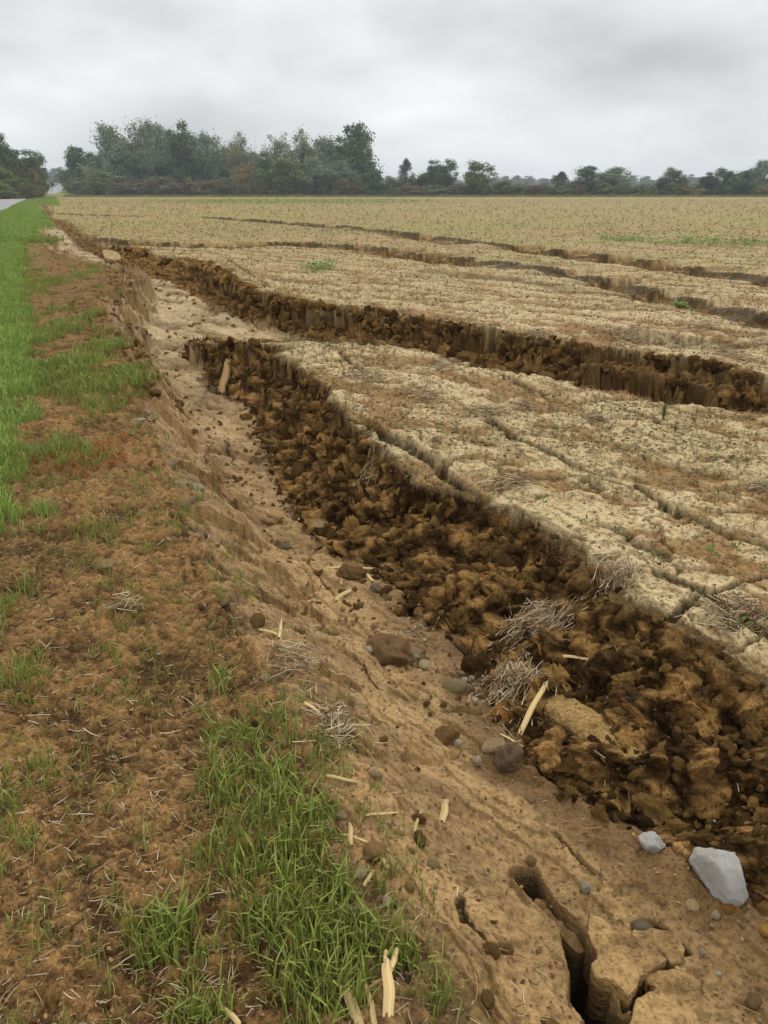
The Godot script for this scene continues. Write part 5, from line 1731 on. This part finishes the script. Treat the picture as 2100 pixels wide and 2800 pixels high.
func build_road() -> void:
	var pts := [Vector2(-8.0, 5.0), Vector2(-13.8, 20.0), Vector2(-33.0, 68.0), Vector2(-48.6, 107.0), Vector2(-77.3, 180.0), Vector2(-110.5, 262.0), Vector2(-117.0, 300.0), Vector2(-130.0, 340.0), Vector2(-150.4, 400.0), Vector2(-170.0, 450.0), Vector2(-195.0, 520.0)]
	var mb := MB.new()
	var n := 220
	var edge := []
	for k in n + 1:
		var f := float(k) / n * (pts.size() - 1)
		var i := mini(int(f), pts.size() - 2)
		var t := f - i
		var a: Vector2 = pts[maxi(i - 1, 0)]
		var b: Vector2 = pts[i]
		var c: Vector2 = pts[i + 1]
		var e: Vector2 = pts[mini(i + 2, pts.size() - 1)]
		var p := b.cubic_interpolate(c, a, e, t)
		var p2 := b.cubic_interpolate(c, a, e, t + 0.02)
		var dir := (p2 - p).normalized()
		var s := Vector2(-dir.y, dir.x) * 2.4
		var row2 := []
		for q in [-1.0, -0.9, 0.0, 0.9, 1.0]:
			var w: Vector2 = p + s * q
			row2.append(Vector3(w.x, hill(w.x, w.y) + (0.02 if absf(q) > 0.95 else 0.12 + 0.05 * (1.0 - q * q)), -w.y))
		edge.append(row2)
	for k in n:
		for q in 4:
			var tone := Color8(150, 150, 152).srgb_to_linear() * (1.0 + 0.1 * nb.get_noise_2d(k * 0.3, q * 3.0))
			mb.quad(edge[k][q], edge[k][q + 1], edge[k + 1][q + 1], edge[k + 1][q], tone)
	for k in mb.n.size():
		if mb.n[k].y < 0.0:
			mb.n[k] = -mb.n[k]
	var o := MeshInstance3D.new()
	o.name = "road"
	o.mesh = mb.mesh(mats.road)
	o.set_meta("kind", "structure")
	o.set_meta("label", "narrow grey asphalt lane winding away at the left")
	add_child(o)


func cloud_sky(sun_dir: Vector3) -> PanoramaSkyMaterial:
	var W := 1024
	var H := 512
	var n := FastNoiseLite.new()
	n.seed = 40
	n.frequency = 1.0
	n.fractal_octaves = 5
	n.fractal_gain = 0.5
	var im := Image.create(W, H, false, Image.FORMAT_RGBF)
	for y in H:
		var el := PI * (0.5 - (y + 0.5) / H)
		for x in W:
			var az := TAU * (x + 0.5) / W
			# x = W/2 looks along -z
			var dir := Vector3(-sin(az) * cos(el), sin(el), cos(az) * cos(el))
			var c := Color(0.74, 0.745, 0.75)
			if el > -0.02:
				var up := maxf(dir.y, 0.0)
				var q := 1.0 / (up + 0.30)
				var cl := n.get_noise_3d(dir.x * q * 0.8, 3.0 + up * 3.0, dir.z * q * 0.8)
				var cl2 := n.get_noise_3d(dir.x * q * 2.0 + 20.0, 1.0 + up * 4.5, dir.z * q * 2.0)
				var low := exp(-up * 14.0)
				var glow := exp(-acos(clampf(dir.dot(sun_dir), -1.0, 1.0)) * 2.6)
				var thin := acos(clampf(dir.dot(Vector3(0.215, 0.135, -0.967).normalized()), -1.0, 1.0)) / 0.15
				var v := 0.77 + 0.14 * low + 0.07 * n.get_noise_3d(dir.x * q * 5.0, 9.0 + up * 12.0, dir.z * q * 5.0) * (1.0 - low) + 0.42 * exp(-thin * thin) * (1.0 + 1.5 * cl2) + (0.52 * cl + 0.18 * cl2) * (1.0 - low * 0.75) + 0.60 * glow + 0.80 * up
				v = maxf(v, 0.42)
				c = Color(v * 0.975, v * 0.998, v * 1.025).lerp(Color(v * 1.01, v * 0.997, v * 0.985), clampf(low * 0.6 + glow * 0.8, 0.0, 1.0))
			im.set_pixel(x, y, c)
	var m := PanoramaSkyMaterial.new()
	m.panorama = ImageTexture.create_from_image(im)
	return m


func _ready() -> void:
	var cam := Camera3D.new()
	cam.name = "camera"
	cam.position = Vector3(0, 1.6, 0)
	cam.rotation_degrees = Vector3(-PITCH, 0, 0)
	cam.fov = FOV
	cam.near = 0.05
	cam.far = 4000.0
	add_child(cam)
	cam.current = true
	var env := Environment.new()
	env.background_mode = Environment.BG_SKY
	env.sky = Sky.new()
	env.sky.sky_material = cloud_sky(SUN)
	env.tonemap_mode = Environment.TONE_MAPPER_LINEAR
	env.tonemap_exposure = 0.93
	env.fog_enabled = true
	env.fog_density = 0.00042
	env.fog_light_color = Color(0.88, 0.91, 0.94)
	env.sdfgi_enabled = true
	env.ssao_enabled = true
	env.ssil_enabled = true
	var we := WorldEnvironment.new()
	we.name = "world_environment"
	we.environment = env
	add_child(we)
	var sun := DirectionalLight3D.new()
	sun.name = "sun"
	sun.light_energy = 0.5
	sun.light_color = Color(1.0, 0.98, 0.95)
	sun.light_angular_distance = 14.0
	sun.shadow_enabled = true
	sun.look_at_from_position(SUN, Vector3.ZERO)
	add_child(sun)

	rng.seed = 7
	nb.seed = 3
	nb.frequency = 0.6
	nb.fractal_octaves = 4
	nf.seed = 8
	nf.frequency = 1.0
	nf.fractal_octaves = 3
	nf.fractal_gain = 0.6
	nc.seed = 5
	nc.noise_type = FastNoiseLite.TYPE_CELLULAR
	nc.frequency = 1.0
	nc.fractal_type = FastNoiseLite.FRACTAL_NONE
	nc.cellular_return_type = FastNoiseLite.RETURN_DISTANCE
	nk.seed = 6
	nk.noise_type = FastNoiseLite.TYPE_CELLULAR
	nk.frequency = 1.0
	nk.fractal_type = FastNoiseLite.FRACTAL_NONE
	nk.cellular_return_type = FastNoiseLite.RETURN_DISTANCE2_SUB
	nv.seed = 12
	nv.noise_type = FastNoiseLite.TYPE_CELLULAR
	nv.frequency = 1.0
	nv.fractal_type = FastNoiseLite.FRACTAL_NONE
	nv.cellular_return_type = FastNoiseLite.RETURN_CELL_VALUE
	make_materials()
	var t0 := Time.get_ticks_msec()
	build_ground()
	print("ground ", Time.get_ticks_msec() - t0)
	build_road()
	build_trees()
	print("trees ", Time.get_ticks_msec() - t0)
	build_slabs()
	build_clods()
	print("clods ", Time.get_ticks_msec() - t0)
	build_stones()
	build_straw()
	print("straw ", Time.get_ticks_msec() - t0)
	build_plants()
	build_grass()
	print("grass ", Time.get_ticks_msec() - t0)
